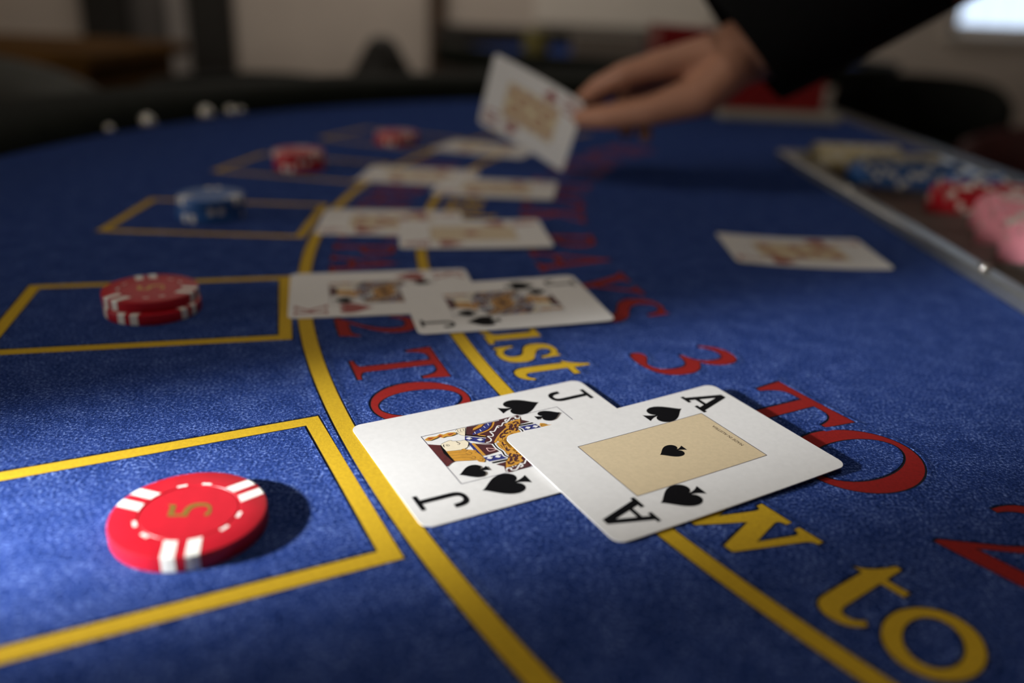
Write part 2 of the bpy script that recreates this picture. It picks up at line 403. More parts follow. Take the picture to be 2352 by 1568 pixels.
 'D': "M 0 0 L 0 .06 L .12 .10 L .12 1.32 L 0 1.36 L 0 1.42 L .55 1.42 Q 1.15 1.42 1.15 .72 Q 1.15 0 .55 0 Z M .33 .10 L .50 .10 Q .90 .10 .90 .72 Q .90 1.32 .50 1.32 L .33 1.32 Z",
 # playing-card indices with slab feet
 'cA': "M 0 0 L 0 .095 L .075 .095 L .35 1 L .52 1 L .795 .095 L .87 .095 L .87 0 L .52 0 L .52 .095 L .615 .095 L .57 .25 L .27 .25 L .22 .095 L .315 .095 L .315 0 Z M .30 .35 L .54 .35 L .42 .76 Z",
 'cJ': "M .12 1 L .64 1 L .64 .90 L .47 .90 L .47 .27 Q .47 0 .20 0 Q -.05 0 -.05 .28 L -.05 .36 L .08 .36 L .09 .27 Q .10 .105 .20 .105 Q .33 .105 .33 .27 L .33 .90 L .12 .90 Z",
 'cK': "M 0 0 L 0 .08 L .08 .08 L .08 .92 L 0 .92 L 0 1 L .28 1 L .28 .92 L .20 .92 L .20 .52 L .55 .92 L .47 .92 L .47 1 L .76 1 L .76 .92 L .68 .92 L .39 .58 L .70 .08 L .78 .08 L .78 0 L .50 0 L .50 .08 L .58 .08 L .31 .49 L .20 .37 L .20 .08 L .28 .08 L .28 0 Z",
 'spade': "M 0 1 C .07 .84 .37 .68 .37 .42 C .37 .27 .28 .18 .185 .18 C .11 .18 .055 .22 .03 .29 C .035 .19 .07 .10 .15 0 L -.15 0 C -.07 .10 -.035 .19 -.03 .29 C -.055 .22 -.11 .18 -.185 .18 C -.28 .18 -.37 .27 -.37 .42 C -.37 .68 -.07 .84 0 1 Z",
 'heart': "M 0 0 C .06 .18 .42 .45 .42 .72 C .42 .90 .32 1 .21 1 C .11 1 .03 .93 0 .82 C -.03 .93 -.11 1 -.21 1 C -.32 1 -.42 .90 -.42 .72 C -.42 .45 -.06 .18 0 0 Z",
 'diamond': "M 0 0 Q .14 .28 .38 .5 Q .14 .72 0 1 Q -.14 .72 -.38 .5 Q -.14 .28 0 0 Z",
}
GLYPH = {k: orient(parse(v)) for k, v in GL.items()}
GLYPH['O'] = orient([ell(.46, .5, .455, .52), ell(.46, .5, .275, .455)])
GLYPH['0'] = orient([ell(.32, .5, .30, .51), ell(.32, .5, .16, .44)])
GLYPH['o'] = orient([ell(.44, .5, .46, .54, .12), ell(.44, .5, .285, .385, .35)])
GLYPH['d'] = GLYPH['a']

def extent(loops):
    xs = [p[0] for p in loops[0]]
    return min(xs), max(xs)

# ================================================================== the room
def struct(name, mb, m, **k):
    return tag(mb.build(name, m, **k), kind='structure')

WALL = mat('beige_wall', (0.64, 0.56, 0.49), 0.9, vary=0.05, scale=3, bump=0.1, bscale=60, bdist=0.002)
CARPET = mat('dark_carpet', (0.020, 0.014, 0.012), 0.95, vary=0.5, scale=30, bump=0.4, bscale=300, bdist=0.002)
DARKWOOD = mat('dark_wood', (0.022, 0.014, 0.008), 0.5, vary=0.3, scale=12)
BROWN = mat('brown_door_wood', (0.075, 0.040, 0.018), 0.5, vary=0.25, scale=10)
WOOD = mat('warm_oak', (0.085, 0.038, 0.006), 0.8, spec=0.1, vary=0.25, scale=8)
WHITEP = mat('white_panel_paint', (0.80, 0.74, 0.66), 0.7, vary=0.03, scale=4)
CEIL = mat('ceiling_paint', (0.55, 0.52, 0.48), 0.9, vary=0.04, scale=4)
BLACKP = mat('black_paint', (0.012, 0.010, 0.007), 0.6, vary=0.3, scale=10)
GREYP = mat('grey_paint', (0.10, 0.09, 0.085), 0.7, vary=0.1, scale=6)
PALEP = mat('pale_grey_paint', (0.34, 0.31, 0.29), 0.7, vary=0.05, scale=6)

struct('floor', MB().box(-3300, 3700, -1800, 4900, -60, 0), CARPET)
struct('ceiling', MB().box(-3300, 3700, -1800, 4900, 2700, 2760), CEIL)
struct('wall_left', MB().box(-3300, -3200, -1800, 4900, 0, 2700), WALL)
struct('wall_near', MB().box(-3200, 3600, -1800, -1700, 0, 2700), WALL)
struct('wall_right', MB().box(3600, 3700, -1800, 4900, 0, 2700), WALL)
wb = MB()
WX0, WX1, WZ0, WZ1 = 2235, 3250, 950, 2150
wb.box(-3200, WX0, 4760, 4900, 0, 2700).box(WX1, 3600, 4760, 4900, 0, 2700).box(WX0, WX1, 4760, 4900, 0, WZ0).box(WX0, WX1, 4760, 4900, WZ1, 2700)
wall_back = struct('wall_back', wb, WALL)
# window with a venetian blind, daylight behind the pane
win = tag(empty('window_1', (0, 0, 0)), kind='structure')
fr = MB()
for a in ((WX0, WX0 + 45, WZ0, WZ1), (WX1 - 45, WX1, WZ0, WZ1), (WX0, WX1, WZ0, WZ0 + 45), (WX0, WX1, WZ1 - 45, WZ1), ((WX0 + WX1) / 2 - 22, (WX0 + WX1) / 2 + 22, WZ0, WZ1)):
    fr.box(a[0], a[1], 4770, 4830, a[2], a[3])
fr.build('window_frame', WHITEP, win)
DAY = mat('daylit_pane', (0.7, 0.8, 0.95), 0.3, emit=((0.66, 0.80, 1.0), 1.15))
MB().box(WX0 + 45, WX1 - 45, 4835, 4841, WZ0 + 45, WZ1 - 45).build('pane', DAY, win)
MB().box(WX0 - 40, WX1 + 40, 4700, 4770, WZ0 - 30, WZ0, bev=6).build('window_sill', WHITEP, win)
BLIND = mat('white_blind_slat', (0.8, 0.82, 0.86), 0.5, vary=0.03, scale=10)
slat0 = None
for k in range(9):
    x = WX0 + 60 + k * 108
    if slat0 is None:
        slat0 = MB().box(-26, 26, -2, 2, 0, WZ1 - WZ0 - 110, bev=1).build('blind_slat', BLIND, win)
        s_ = slat0
    else:
        s_ = slat0.copy(); COL.objects.link(s_)
    s_.location = (x * MM, 4.755, (WZ0 + 55) * MM)
    s_.rotation_euler = (0, 0, math.radians(62))
# trims on the back wall: two dark pilasters with a grey door between them, a brown door frame, a pale panel
struct('trim_1', MB().box(-2330, -2090, 4660, 4760, 0, 2700, bev=12), BLACKP)
struct('trim_2', MB().box(-1770, -1550, 4660, 4760, 0, 2700, bev=12), BLACKP)
door = tag(empty('door_1'), kind='structure')
MB().box(-2088, -1772, 4715, 4758, 0, 2100).build('door_leaf', GREYP, door)
MB().box(-1885, -1780, 4690, 4714, 150, 2000, bev=6).build('door_panel', PALEP, door)
MB().box(-2055, -1915, 4700, 4714, 150, 2000, bev=6).build('door_panel', GREYP, door)
struct('trim_3', MB().box(-510, -425, 4690, 4760, 0, 2300, bev=8), BROWN)
struct('trim_4', MB().box(40, 985, 4735, 4760, 905, 2200, bev=8), WHITEP)
struct('baseboard_back', MB().box(-1548, -512, 4735, 4760, 0, 110, bev=4), DARKWOOD)

# ================================================================== blackjack table
TBL = tag(empty('blackjack_table', (0, 0, 0)), 'blue felt blackjack table with yellow and red layout and black padded rim', 'table')
CX, CY = 576.0, 538.5          # centre of the printed arcs
RX, RY, RR = 301.4, 581.7, 715.0   # centre and radius of the players' edge
TX0, TX1, TY0, TY1 = 256.0, 396.0, 264.0, 812.0   # opening for the chip float
XE = 432.0
ZM = ZT * 1000.0
def d_shape(r, n=96):
    a = math.acos((XE - RX) / r)
    return [(RX + r * math.cos(a + (2 * math.pi - 2 * a) * k / n), RY + r * math.sin(a + (2 * math.pi - 2 * a) * k / n)) for k in range(n + 1)]
def slab(loops, z0, z1):
    pts, tris = fill(loops)
    n = len(pts)
    v = [(p[0], p[1], z1) for p in pts] + [(p[0], p[1], z0) for p in pts]
    f = list(tris) + [(c + n, b + n, a + n) for a, b, c in tris]
    s = 0
    for l in loops:
        m = len(l)
        for k in range(m):
            a, b = s + k, s + (k + 1) % m
            f.append((a, a + n, b + n, b))
        s += m
    return v, f
hole = [(TX0, TY0), (TX0, TY1), (TX1, TY1), (TX1, TY0)]
v, f = slab(orient([d_shape(724), hole]), -3, 0)
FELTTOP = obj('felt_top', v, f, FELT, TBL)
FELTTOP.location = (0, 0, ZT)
v, f = slab([d_shape(800)], -60, -30)
obj('table_deck', v, f, DARKWOOD, TBL, off=(0, 0, ZM))
mb = MB()
mb.box(RX - 520, RX - 440, RY - 300, RY + 300, 0, 840, bev=10).box(RX - 30, RX + 60, RY - 560, RY + 560, 0, 840, bev=10)
mb.build('pedestal', DARKWOOD, TBL)
# padded rim, swept round the players' side
LEATHER = mat('black_green_leather', (0.006, 0.008, 0.005), 0.7, spec=0.08, vary=0.3, scale=60, bump=0.25, bscale=500, bdist=0.0006)
prof = [(-2, -3), (0, 6), (6, 15), (18, 24), (38, 29), (66, 30), (94, 26), (116, 16), (128, 2), (130, -14), (122, -32), (90, -42), (6, -42), (-2, -32)]
mb = MB(); rows = []
a0 = math.acos((XE - RX) / RR)
NS = 120
vv, ff = [], []
for k in range(NS + 1):
    a = a0 + (2 * math.pi - 2 * a0) * k / NS
    for pr, pz in prof:
        vv.append((RX + (RR + pr) * math.cos(a), RY + (RR + pr) * math.sin(a), pz))
np_ = len(prof)
for k in range(NS):
    for j in range(np_):
        ff.append((k * np_ + j, k * np_ + (j + 1) % np_, (k + 1) * np_ + (j + 1) % np_, (k + 1) * np_ + j))
ff += [tuple(range(np_)), tuple(range(NS * np_ + np_ - 1, NS * np_ - 1, -1))]
obj('padded_rim', vv, ff, LEATHER, TBL, smooth=True, off=(0, 0, ZM))
MB().box(XE - 2, XE + 22, RY - 690, RY + 690, -60, 3, bev=3).build('dealer_edge', DARKWOOD, TBL, off=(0, 0, ZM))
CHROME = mat('polished_steel', (0.75, 0.74, 0.70), 0.12, metal=1.0)
# polished studs added along the seam of the rim to give glints
stud = None
STUDS = ((-374, 785, 5), (-362, 832, 9), (-330, 903, 10), (-308, 930, 7), (-297, 940, 5))
for px_, py_, r_ in STUDS:
    ang = math.atan2(py_ - RY, px_ - RX)
    x, y = RX + (RR - 1) * math.cos(ang), RY + (RR - 1) * math.sin(ang)
    p = [(math.cos(t) * r_, math.sin(t) * r_) for t in [math.pi / 2 * j / 8 for j in range(8)]] + [(0.3, r_)]
    o = MB().lathe([(r_ * 1.0, -4)] + p, 24).build('glint_stud', CHROME, TBL, smooth=True)
    o.location = (x * MM, y * MM, ZT + 0.004)

# ------------------------------------------------------------------ printed layout
def printed(name, loops, col, parent=FELTTOP, lip=True, dark=0.7):
    """one flat printed figure pressed into the pile: colour, dark outline and the lip of pile round it"""
    loops = orient(loops)
    mb = MB()
    pts, tris = fill(loops)
    mb.add([(p[0], p[1], 0.12) for p in pts], tris, 0)
    outs = [offset(l, dark) for l in loops]
    for l, o_ in zip(loops, outs):
        n = len(l)
        mb.add([(p[0], p[1], 0.12) for p in l] + [(p[0], p[1], 0.04) for p in o_], [(k, n + k, n + (k + 1) % n, (k + 1) % n) for k in range(n)], 1)
    if lip:
        for l in loops:
            n = len(l)
            r = [offset(l, d) for d in (dark, dark + 0.10, dark + 0.7, dark + 2.6)]
            zz = (0.02, 0.30, 0.26, -0.01)
            mb.add([(p[0], p[1], z) for q, z in zip(r, zz) for p in q],
                   [(j * n + k, (j + 1) * n + k, (j + 1) * n + (k + 1) % n, j * n + (k + 1) % n) for j in range(3) for k in range(n)], 2)
    return mb.build(name, [col, OUTLINE, FELT], parent)

def arc_band(r0, r1, t0, t1, step=0.25):
    n = int((t1 - t0) / step)
    a = [(CX + r1 * math.cos(math.radians(t0 + (t1 - t0) * k / n)), CY + r1 * math.sin(math.radians(t0 + (t1 - t0) * k / n))) for k in range(n + 1)]
    b = [(CX + r0 * math.cos(math.radians(t0 + (t1 - t0) * k / n)), CY + r0 * math.sin(math.radians(t0 + (t1 - t0) * k / n))) for k in range(n, -1, -1)]
    return a + b
printed('arc_line', [arc_band(692.3, 698.3, 142, 236)], YELLOW)
printed('arc_line', [arc_band(632.2, 637.7, 142, 236)], YELLOW)
# betting boxes, each turned to the centre of the layout
def rect_ring(a, hw, hh, w, r_mid):
    c, s = math.cos(math.radians(a)), math.sin(math.radians(a))
    ox, oy = CX + r_mid * c, CY + r_mid * s
    def q(x, y): return (ox + x * c - y * s, oy + x * s + y * c)
    def edge(hw, hh):
        pts = []
        cor = [(-hw, -hh), (hw, -hh), (hw, hh), (-hw, hh)]
        for k in range(4):
            for j in range(6):
                t = j / 6
                pts.append(q(cor[k][0] * (1 - t) + cor[(k + 1) % 4][0] * t, cor[k][1] * (1 - t) + cor[(k + 1) % 4][1] * t))
        return pts
    return [edge(hw, hh), edge(hw - w, hh - w)]
for k in range(6):
    printed('betting_box', rect_ring(220.3 - 12.6 * k, 58.5, 42.0, 5.2, 700.8 + 58.5), YELLOW)

def arc_glyph(ch, t0, t1, rb, h, col, name='printed_letter'):
    g = GLYPH[ch]
    x0, x1 = extent(g)
    def warp(l):
        # split long edges so that they follow the arc
        out = []
        for k in range(len(l)):
            a, b = l[k], l[(k + 1) % len(l)]
            n = max(1, int(math.hypot(b[0] - a[0], b[1] - a[1]) / 0.25))
            out += [(a[0] + (b[0] - a[0]) * j / n, a[1] + (b[1] - a[1]) * j / n) for j in range(n)]
        res = []
        for x, y in out:
            th = math.radians(t0 + (x - x0) / (x1 - x0) * (t1 - t0))
            r = rb - y * h
            res.append((CX + r * math.cos(th), CY + r * math.sin(th)))
        return res
    return printed(name, [warp(l) for l in g], col)

# red, towards the dealer: BLACK JACK PAYS 3 TO 2
for ch, a, b in (('B', 146.6, 149.6), ('L', 150.2, 152.9), ('A', 153.1, 157.0), ('C', 157.4, 160.7), ('K', 161.2, 164.6),
                 ('J', 166.9, 169.0), ('A', 169.2, 173.1), ('C', 173.6, 176.9), ('K', 177.5, 181.1),
                 ('P', 184.0, 186.9), ('A', 187.8, 191.7), ('Y', 192.2, 196.0), ('S', 196.5, 199.4), ('3', 202.9, 205.35),
                 ('T', 207.3, 211.2), ('O', 211.1, 215.05), ('2', 217.0, 219.7)):
    arc_glyph(ch, a, b, 574.0, 42.0, RED)
# red, between the arcs: INSURANCE PAYS 2 TO 1
for ch, a, b in (('I', 164.6, 165.6), ('N', 165.9, 168.3), ('S', 168.7, 170.4), ('U', 170.8, 173.2), ('R', 173.6, 175.9), ('A', 176.0, 178.5),
                 ('N', 178.8, 181.2), ('C', 181.5, 183.6), ('E', 183.9, 185.8), ('P', 186.9, 188.7), ('A', 188.8, 191.3), ('Y', 191.4, 193.8), ('S', 194.1, 195.8),
                 ('2', 196.85, 198.75), ('T', 200.26, 202.85), ('O', 202.95, 205.75), ('1', 207.3, 208.5)):
    arc_glyph(ch, a, b, 683.0, 33.5, RED)
# yellow: Dealer must draw to 16
for ch, a, b in (('D', 172.5, 175.2), ('e', 175.6, 177.3), ('a', 177.6, 179.5), ('l', 179.8, 180.8), ('e', 181.1, 182.8), ('r', 183.1, 184.6),
                 ('m', 194.7, 197.9), ('u', 198.1, 200.55), ('s', 200.9, 202.45), ('t', 202.7, 204.0),
                 ('r', 208.4, 209.8), ('a', 210.0, 211.8), ('w', 212.0, 215.4), ('t', 216.45, 217.85), ('o', 217.95, 219.95), ('1', 221.6, 222.6), ('6', 222.9, 224.6)):
    arc_glyph(ch, a, b, 624.8, 24.0, YELLOW)

# ================================================================== playing cards
CW, CH, CT = 88.0, 63.0, 0.28
def card_mesh(name, bend):
    r = 3.6
    us = [0, .25, .8, 1.7, 2.7, 3.6] + [3.6 + (CW - 7.2) * k / 20 for k in range(1, 20)] + [CW - 3.6, CW - 2.7, CW - 1.7, CW - .8, CW - .25, CW]
    M_ = 10
    def vr(u):
        d = min(u, CW - u)
        return 0 if d >= r else r - math.sqrt(max(0, r * r - (r - d) ** 2))
    mb = MB(); v, f = [], []
    for z in (CT, 0.0):
        for u in us:
            a = vr(u)
            for k in range(M_ + 1):
                vv_ = a + (CH - 2 * a) * k / M_
                x, y = u - CW / 2, CH / 2 - vv_
                v.append((x, y, z + bend(x, y)))
    n = len(us); w = M_ + 1; N = n * w
    for i in range(n - 1):
        for k in range(M_):
            a, b, c, d = i * w + k, i * w + k + 1, (i + 1) * w + k + 1, (i + 1) * w + k
            f.append((a, b, c, d)); f.append((N + d, N + c, N + b, N + a))
    ring = [i * w for i in range(n)] + [(n - 1) * w + k for k in range(1, w)] + [i * w + M_ for i in range(n - 2, -1, -1)] + [k for k in range(M_ - 1, 0, -1)]
    for k in range(len(ring)):
        a, b = ring[k], ring[(k + 1) % len(ring)]
        f.append((a, b, N + b, N + a))
    return obj(name, v, f, CARD)

def stroke(pts, w):
    """open polyline to quads"""
    L, R = [], []
    for k, p in enumerate(pts):
        a, b = Vector(pts[max(k - 1, 0)]), Vector(pts[min(k + 1, len(pts) - 1)])
        t = (b - a)
        if t.length < 1e-6: t = Vector((1, 0))
        t.normalize(); n = Vector((-t.y, t.x)) * (w / 2)
        L.append((p[0] + n.x, p[1] + n.y)); R.append((p[0] - n.x, p[1] - n.y))
    n = len(pts)
    return L + R, [(k + n, k + 1 + n, k + 1, k) for k in range(n - 1)]

def smooth_line(pts, n=4):
    out = []
    for k in range(len(pts) - 1):
        p0, p1, p2, p3 = pts[max(k - 1, 0)], pts[k], pts[k + 1], pts[min(k + 2, len(pts) - 1)]
        for j in range(n):
            t = j / n
            out.append(tuple(0.5 * (2 * p1[i] + (p2[i] - p0[i]) * t + (2 * p0[i] - 5 * p1[i] + 4 * p2[i] - p3[i]) * t * t + (3 * p1[i] - p0[i] - 3 * p2[i] + p3[i]) * t ** 3) for i in (0, 1)))
    return out + [pts[-1]]

def put(loops, x, y, s, up, wscale=1.0, center=True):
    """glyph of height s, its middle at (x, y), its top pointing to angle up (degrees)"""
    x0, x1 = extent(loops)
    cx, cy = ((x0 + x1) / 2, 0.5) if center else (0, 0)
    a = math.radians(up - 90)
    c, s_ = math.cos(a), math.sin(a)
    return [[(x + ((p[0] - cx) * wscale * c - (p[1] - cy) * s_) * s, y + ((p[0] - cx) * wscale * s_ + (p[1] - cy) * c) * s) for p in l] for l in loops]

def decal(card, name, loops, m, bend, lift=0.04):
    pts, tris = fill(orient(loops))
    return obj(name, [(p[0], p[1], CT + lift + bend(p[0], p[1])) for p in pts], tris, m, card)

def grid_rect(mb, x0, x1, y0, y1, z, bend, mi, nx=24, ny=10):
    v = [(x0 + (x1 - x0) * i / nx, y0 + (y1 - y0) * j / ny) for i in range(nx + 1) for j in range(ny + 1)]
    mb.add([(p[0], p[1], z + bend(*p)) for p in v], [(i * (ny + 1) + j, (i + 1) * (ny + 1) + j, (i + 1) * (ny + 1) + j + 1, i * (ny + 1) + j + 1) for i in range(nx) for j in range(ny)], mi)

FX, FY = 25.5, 15.5       # half size of the inner frame
COURT = [
 ('P','maroon',0,[(34.6,16.2),(44.3,16.4),(54.6,16.7),(53.6,19.5),(48.6,22.1),(42.9,25.2),(38.6,29.3),(37.0,30.5),(34.5,28.2),(30.5,23.7),(31.2,22.1)]),
 ('P','navy',0,[(34.4,21.1),(35.9,20.0),(38.8,18.6),(40.9,17.1),(41.9,16.4),(43.7,16.4),(42.5,18.3),(40.3,20.2),(36.7,21.5),(34.4,21.7)]),
 ('P','gold',0,[(35.5,19.0),(36.3,17.8),(39.2,16.4),(40.7,16.6),(39.1,17.9),(36.5,18.8)]),
 ('S','gold',0.55,[(44.5,16.6),(42.8,19.0),(40.7,20.7),(38.5,21.5),(35.9,22.2),(37.7,24.2)]),
 ('S','white',0.28,[(35.4,21.4),(35.6,20.2)]),
 ('S','white',0.28,[(37.8,20.7),(37.9,19.4)]),
 ('S','white',0.28,[(40.1,19.1),(40.0,18.0)]),
 ('S','white',0.28,[(41.8,18.1),(42.1,16.8)]),
 ('S','white',0.5,[(54.1,17.0),(52.7,18.8),(51.4,18.8),(51.0,17.6),(49.4,19.2),(48.2,19.0),(47.1,18.5),(45.5,20.2),(44.4,19.7),(42.8,21.4),(41.5,22.6),(40.3,22.1),(40.4,24.1),(39.6,25.3),(38.2,24.6),(38.4,26.7),(37.5,28.0),(36.0,28.1)]),
 ('P','white',0,[(52.8,17.3),(53.0,17.9),(52.1,18.0)]),
 ('P','white',0,[(48.4,18.0),(48.7,18.5),(47.9,18.6)]),
 ('P','white',0,[(44.2,19.9),(44.4,21.0),(43.8,21.0)]),
 ('P','white',0,[(40.2,22.5),(40.5,23.4),(39.9,23.9)]),
 ('S','gold',0.75,[(53.1,19.7),(50.7,20.1),(48.0,21.3),(44.5,23.6),(41.4,26.1),(39.4,28.2),(38.5,29.3)]),
 ('P','gold',0,[(52.4,20.7),(51.6,22.3),(48.2,25.3),(45.4,26.3),(45.5,27.9),(42.6,28.1),(41.8,29.2),(39.6,29.0),(42.0,25.8),(46.6,22.2),(50.2,20.7)]),
 ('P','maroon',0,[(42.7,26.6),(44.0,26.5),(43.0,27.5)]),
 ('P','maroon',0,[(45.9,24.8),(47.3,24.6),(46.0,25.6)]),
 ('P','maroon',0,[(49.0,22.8),(50.4,23.1),(49.0,23.8)]),
 ('P','maroon',0,[(41.8,27.8),(42.2,27.9),(41.4,28.8)]),
 ('P','gold',0,[(45.6,27.7),(49.0,25.6),(49.0,27.9),(45.8,28.8)]),
 ('P','navy',0,[(31.6,21.6),(36.9,25.8),(35.1,28.3),(30.4,23.8)]),
 ('S','white',0.35,[(31.7,21.4),(37.2,25.5)]),
 ('S','black',0.6,[(32.0,20.8),(37.5,24.9)]),
 ('S','white',0.3,[(30.3,24.0),(37.2,30.0)]),
 ('P','maroon',0,[(31.9,26.9),(37.0,30.5),(37.1,34.8),(32.1,35.4)]),
 ('P','navy',0,[(30.5,25.8),(31.6,26.6),(31.1,35.1),(30.6,35.4),(30.3,31.3)]),
 ('S','gold',1,[(31.8,26.8),(31.8,35.2)]),
 ('S','pink',0.3,[(34.4,31.3),(36.9,33.3),(34.4,33.6),(34.4,31.3)]),
 ('P','navy',0,[(31.0,36.3),(37.5,36.7),(37.6,39.6),(31.6,39.2)]),
 ('S','white',0.35,[(31.0,36.1),(37.5,36.5)]),
 ('S','white',0.35,[(31.6,39.3),(37.5,39.9)]),
 ('S','black',0.7,[(32.0,40.2),(37.2,40.5)]),
 ('P','maroon',0,[(32.6,41.5),(36.2,41.3),(34.7,44.1)]),
 ('S','white',1.5,[(37.7,29.8),(37.5,32.9),(38.0,35.2),(37.6,37.8),(38.2,39.2)]),
 ('S','black',0.5,[(37.7,29.8),(37.5,32.9),(38.0,35.2),(37.6,37.8),(38.2,39.2)]),
 ('P','gold',0,[(38.8,29.8),(41.6,29.6),(41.2,34.3),(41.5,37.2),(41.3,43.1),(38.2,44.4),(34.5,44.5),(36.0,41.7),(38.6,39.2),(38.8,35.5),(38.4,32.1)]),
 ('P','maroon',0,[(38.0,40.3),(38.9,40.2),(38.4,41.8),(37.4,41.4)]),
 ('P','maroon',0,[(40.0,38.2),(40.8,39.0),(40.5,41.4),(39.3,42.2),(39.9,40.2)]),
 ('P','maroon',0,[(36.2,42.2),(37.0,42.1),(36.0,43.4)]),
 ('S','brown',0.3,[(40.4,30.5),(39.8,33.6)]),
 ('S','brown',0.3,[(40.6,33.0),(39.9,36.1)]),
 ('S','brown',0.3,[(39.4,31.5),(39.2,33.4)]),
 ('P','maroon',0,[(34.5,45.6),(40.1,44.4),(41.7,46.9),(33.9,47.3)]),
 ('S','white',0.6,[(34.5,45.0),(35.8,45.3),(35.4,46.4),(36.9,46.7),(38.7,45.1),(39.7,44.6),(39.6,45.7),(38.6,46.1)]),
 ('S','maroon',0.55,[(51.7,21.4),(50.4,21.3),(49.3,22.7),(50.0,23.5)]),
 ('S','maroon',0.55,[(49.0,22.0),(47.6,22.4),(46.7,23.8),(47.8,24.1)]),
 ('S','maroon',0.55,[(46.4,23.2),(44.7,24.0),(44.0,25.5),(45.3,25.3)]),
 ('S','maroon',0.55,[(43.7,24.8),(42.2,25.9),(41.6,27.4),(43.1,26.8)]),
 ('S','maroon',0.5,[(40.7,30.0),(40.2,31.9),(41.2,31.9)]),
 ('S','maroon',0.5,[(40.1,33.8),(39.6,35.5),(40.8,35.3)]),
 ('S','maroon',0.6,[(39.9,37.5),(38.7,38.8),(39.4,39.8),(40.7,38.3)]),
 ('S','maroon',0.6,[(40.7,39.7),(38.9,42.1),(40.1,42.6)]),
 ('S','maroon',0.6,[(36.6,41.9),(36.8,43.3),(38.3,42.7)]),
 ('P','hat',0,[(18.3,21.5),(21.8,23.7),(21.1,28.2),(22.0,34.6),(20.3,35.2),(18.5,36.7)]),
 ('P','black',0,[(21.8,23.7),(22.6,24.2),(22.0,28.1),(22.0,34.6),(21.3,34.3),(20.8,28.9)]),
 ('P','cream',0,[(22.2,23.4),(23.8,22.7),(25.9,22.2),(26.5,23.0),(27.5,23.4),(28.7,23.9),(30.3,23.9),(30.8,25.8),(29.2,28.5),(27.5,29.1),(25.5,28.9),(22.1,28.1),(22.0,25.7)]),
 ('S','black',0.16,[(22.2,23.4),(23.8,22.7),(25.9,22.2),(26.5,23.0),(27.5,23.4),(28.7,23.9),(30.3,23.9),(30.8,25.8),(29.2,28.5)]),
 ('S','black',0.3,[(23.0,23.9),(22.6,24.8),(22.6,25.5)]),
 ('S','black',0.16,[(23.5,24.5),(24.1,24.3),(24.5,25.2),(23.7,25.3),(23.5,24.5)]),
 ('S','black',0.25,[(23.7,24.7),(24.1,24.9)]),
 ('S','black',0.3,[(27.4,23.7),(27.7,24.7),(28.1,25.3)]),
 ('S','black',0.2,[(27.0,25.6),(27.5,25.9),(28.0,25.3)]),
 ('P','gold',0,[(22.0,28.2),(26.5,29.4),(27.5,28.7),(28.4,29.8),(30.7,31.1),(30.5,32.3),(30.9,34.6),(30.8,37.7),(29.9,38.9),(28.6,38.1),(28.4,36.8),(25.9,36.0),(22.0,34.6),(21.9,31.7)]),
 ('S','brown',0.16,[(22.0,29.5),(26.2,30.4),(27.4,30.9)]),
 ('S','brown',0.16,[(21.9,31.1),(25.5,32.0),(27.3,33.0)]),
 ('S','brown',0.16,[(22.0,32.9),(25.6,33.8),(27.7,35.2)]),
 ('S','brown',0.22,[(26.9,28.9),(27.3,30.0),(28.5,30.0),(27.4,30.9)]),
 ('S','brown',0.22,[(27.0,31.7),(27.8,33.0),(28.9,32.3),(28.2,31.3)]),
 ('S','brown',0.22,[(27.0,34.7),(28.1,35.9),(28.8,34.8),(28.0,34.2)]),
 ('S','brown',0.22,[(30.0,31.4),(30.7,32.0),(29.8,32.7)]),
 ('S','brown',0.22,[(28.7,37.0),(29.7,37.9),(30.4,36.9),(29.5,36.3)]),
 ('S','white',0.3,[(29.6,28.2),(29.1,29.8)]),
 ('S','white',0.3,[(30.0,28.6),(29.5,30.2)]),
 ('S','white',0.3,[(30.2,29.4),(29.8,30.9)]),
 ('P','cream',0,[(30.1,17.2),(31.2,16.4),(33.9,16.4),(31.5,21.5),(30.5,20.5),(29.9,18.2)]),
 ('S','black',0.14,[(30.1,17.2),(31.2,16.4),(33.9,16.4)]),
 ('S','black',0.14,[(31.0,16.9),(30.6,18.3),(31.1,18.8)]),
 ('S','black',0.14,[(32.0,16.9),(31.5,18.4),(31.9,18.9)]),
 ('S','black',0.14,[(33.0,16.9),(32.5,18.6)]),
 ('S','black',0.14,[(29.9,18.2),(30.5,20.5),(31.5,21.5)]),
 ('P','gold',0,[(18.7,18.5),(20.4,17.5),(22.9,18.1),(24.7,17.0),(25.4,18.0),(27.4,17.4),(29.5,18.0),(29.5,19.3),(27.3,19.8),(25.7,19.4),(24.3,19.8),(23.6,18.7),(22.5,19.2),(20.3,19.8),(18.8,19.3)]),
 ('P','red',0,[(19.5,18.6),(20.5,18.2),(22.2,18.6),(20.3,19.2)]),
 ('P','red',0,[(23.2,18.4),(24.4,17.8),(24.9,18.8),(24.2,19.0)]),
 ('P','red',0,[(26.7,18.3),(28.4,18.3),(28.9,18.8),(27.2,19.2)]),
]
def frame_lines(card, bend, buff):
    mb = MB()
    if buff:
        grid_rect(mb, -FX, FX, -FY, FY, CT + 0.025, bend, 1)
    t = 0.11
    for a in ((-FX, FX, FY - t, FY + t, 24, 1), (-FX, FX, -FY - t, -FY + t, 24, 1), (-FX - t, -FX + t, -FY, FY, 1, 10), (FX - t, FX + t, -FY, FY, 1, 10)):
        grid_rect(mb, *a[:4], CT + 0.045, bend, 0, a[4], a[5])
    mb.build('face_panel' if buff else 'frame_line', [mat('frame_ink', (0.05, 0.05, 0.09), 0.5, vary=0.1, scale=800), BUFF], card)

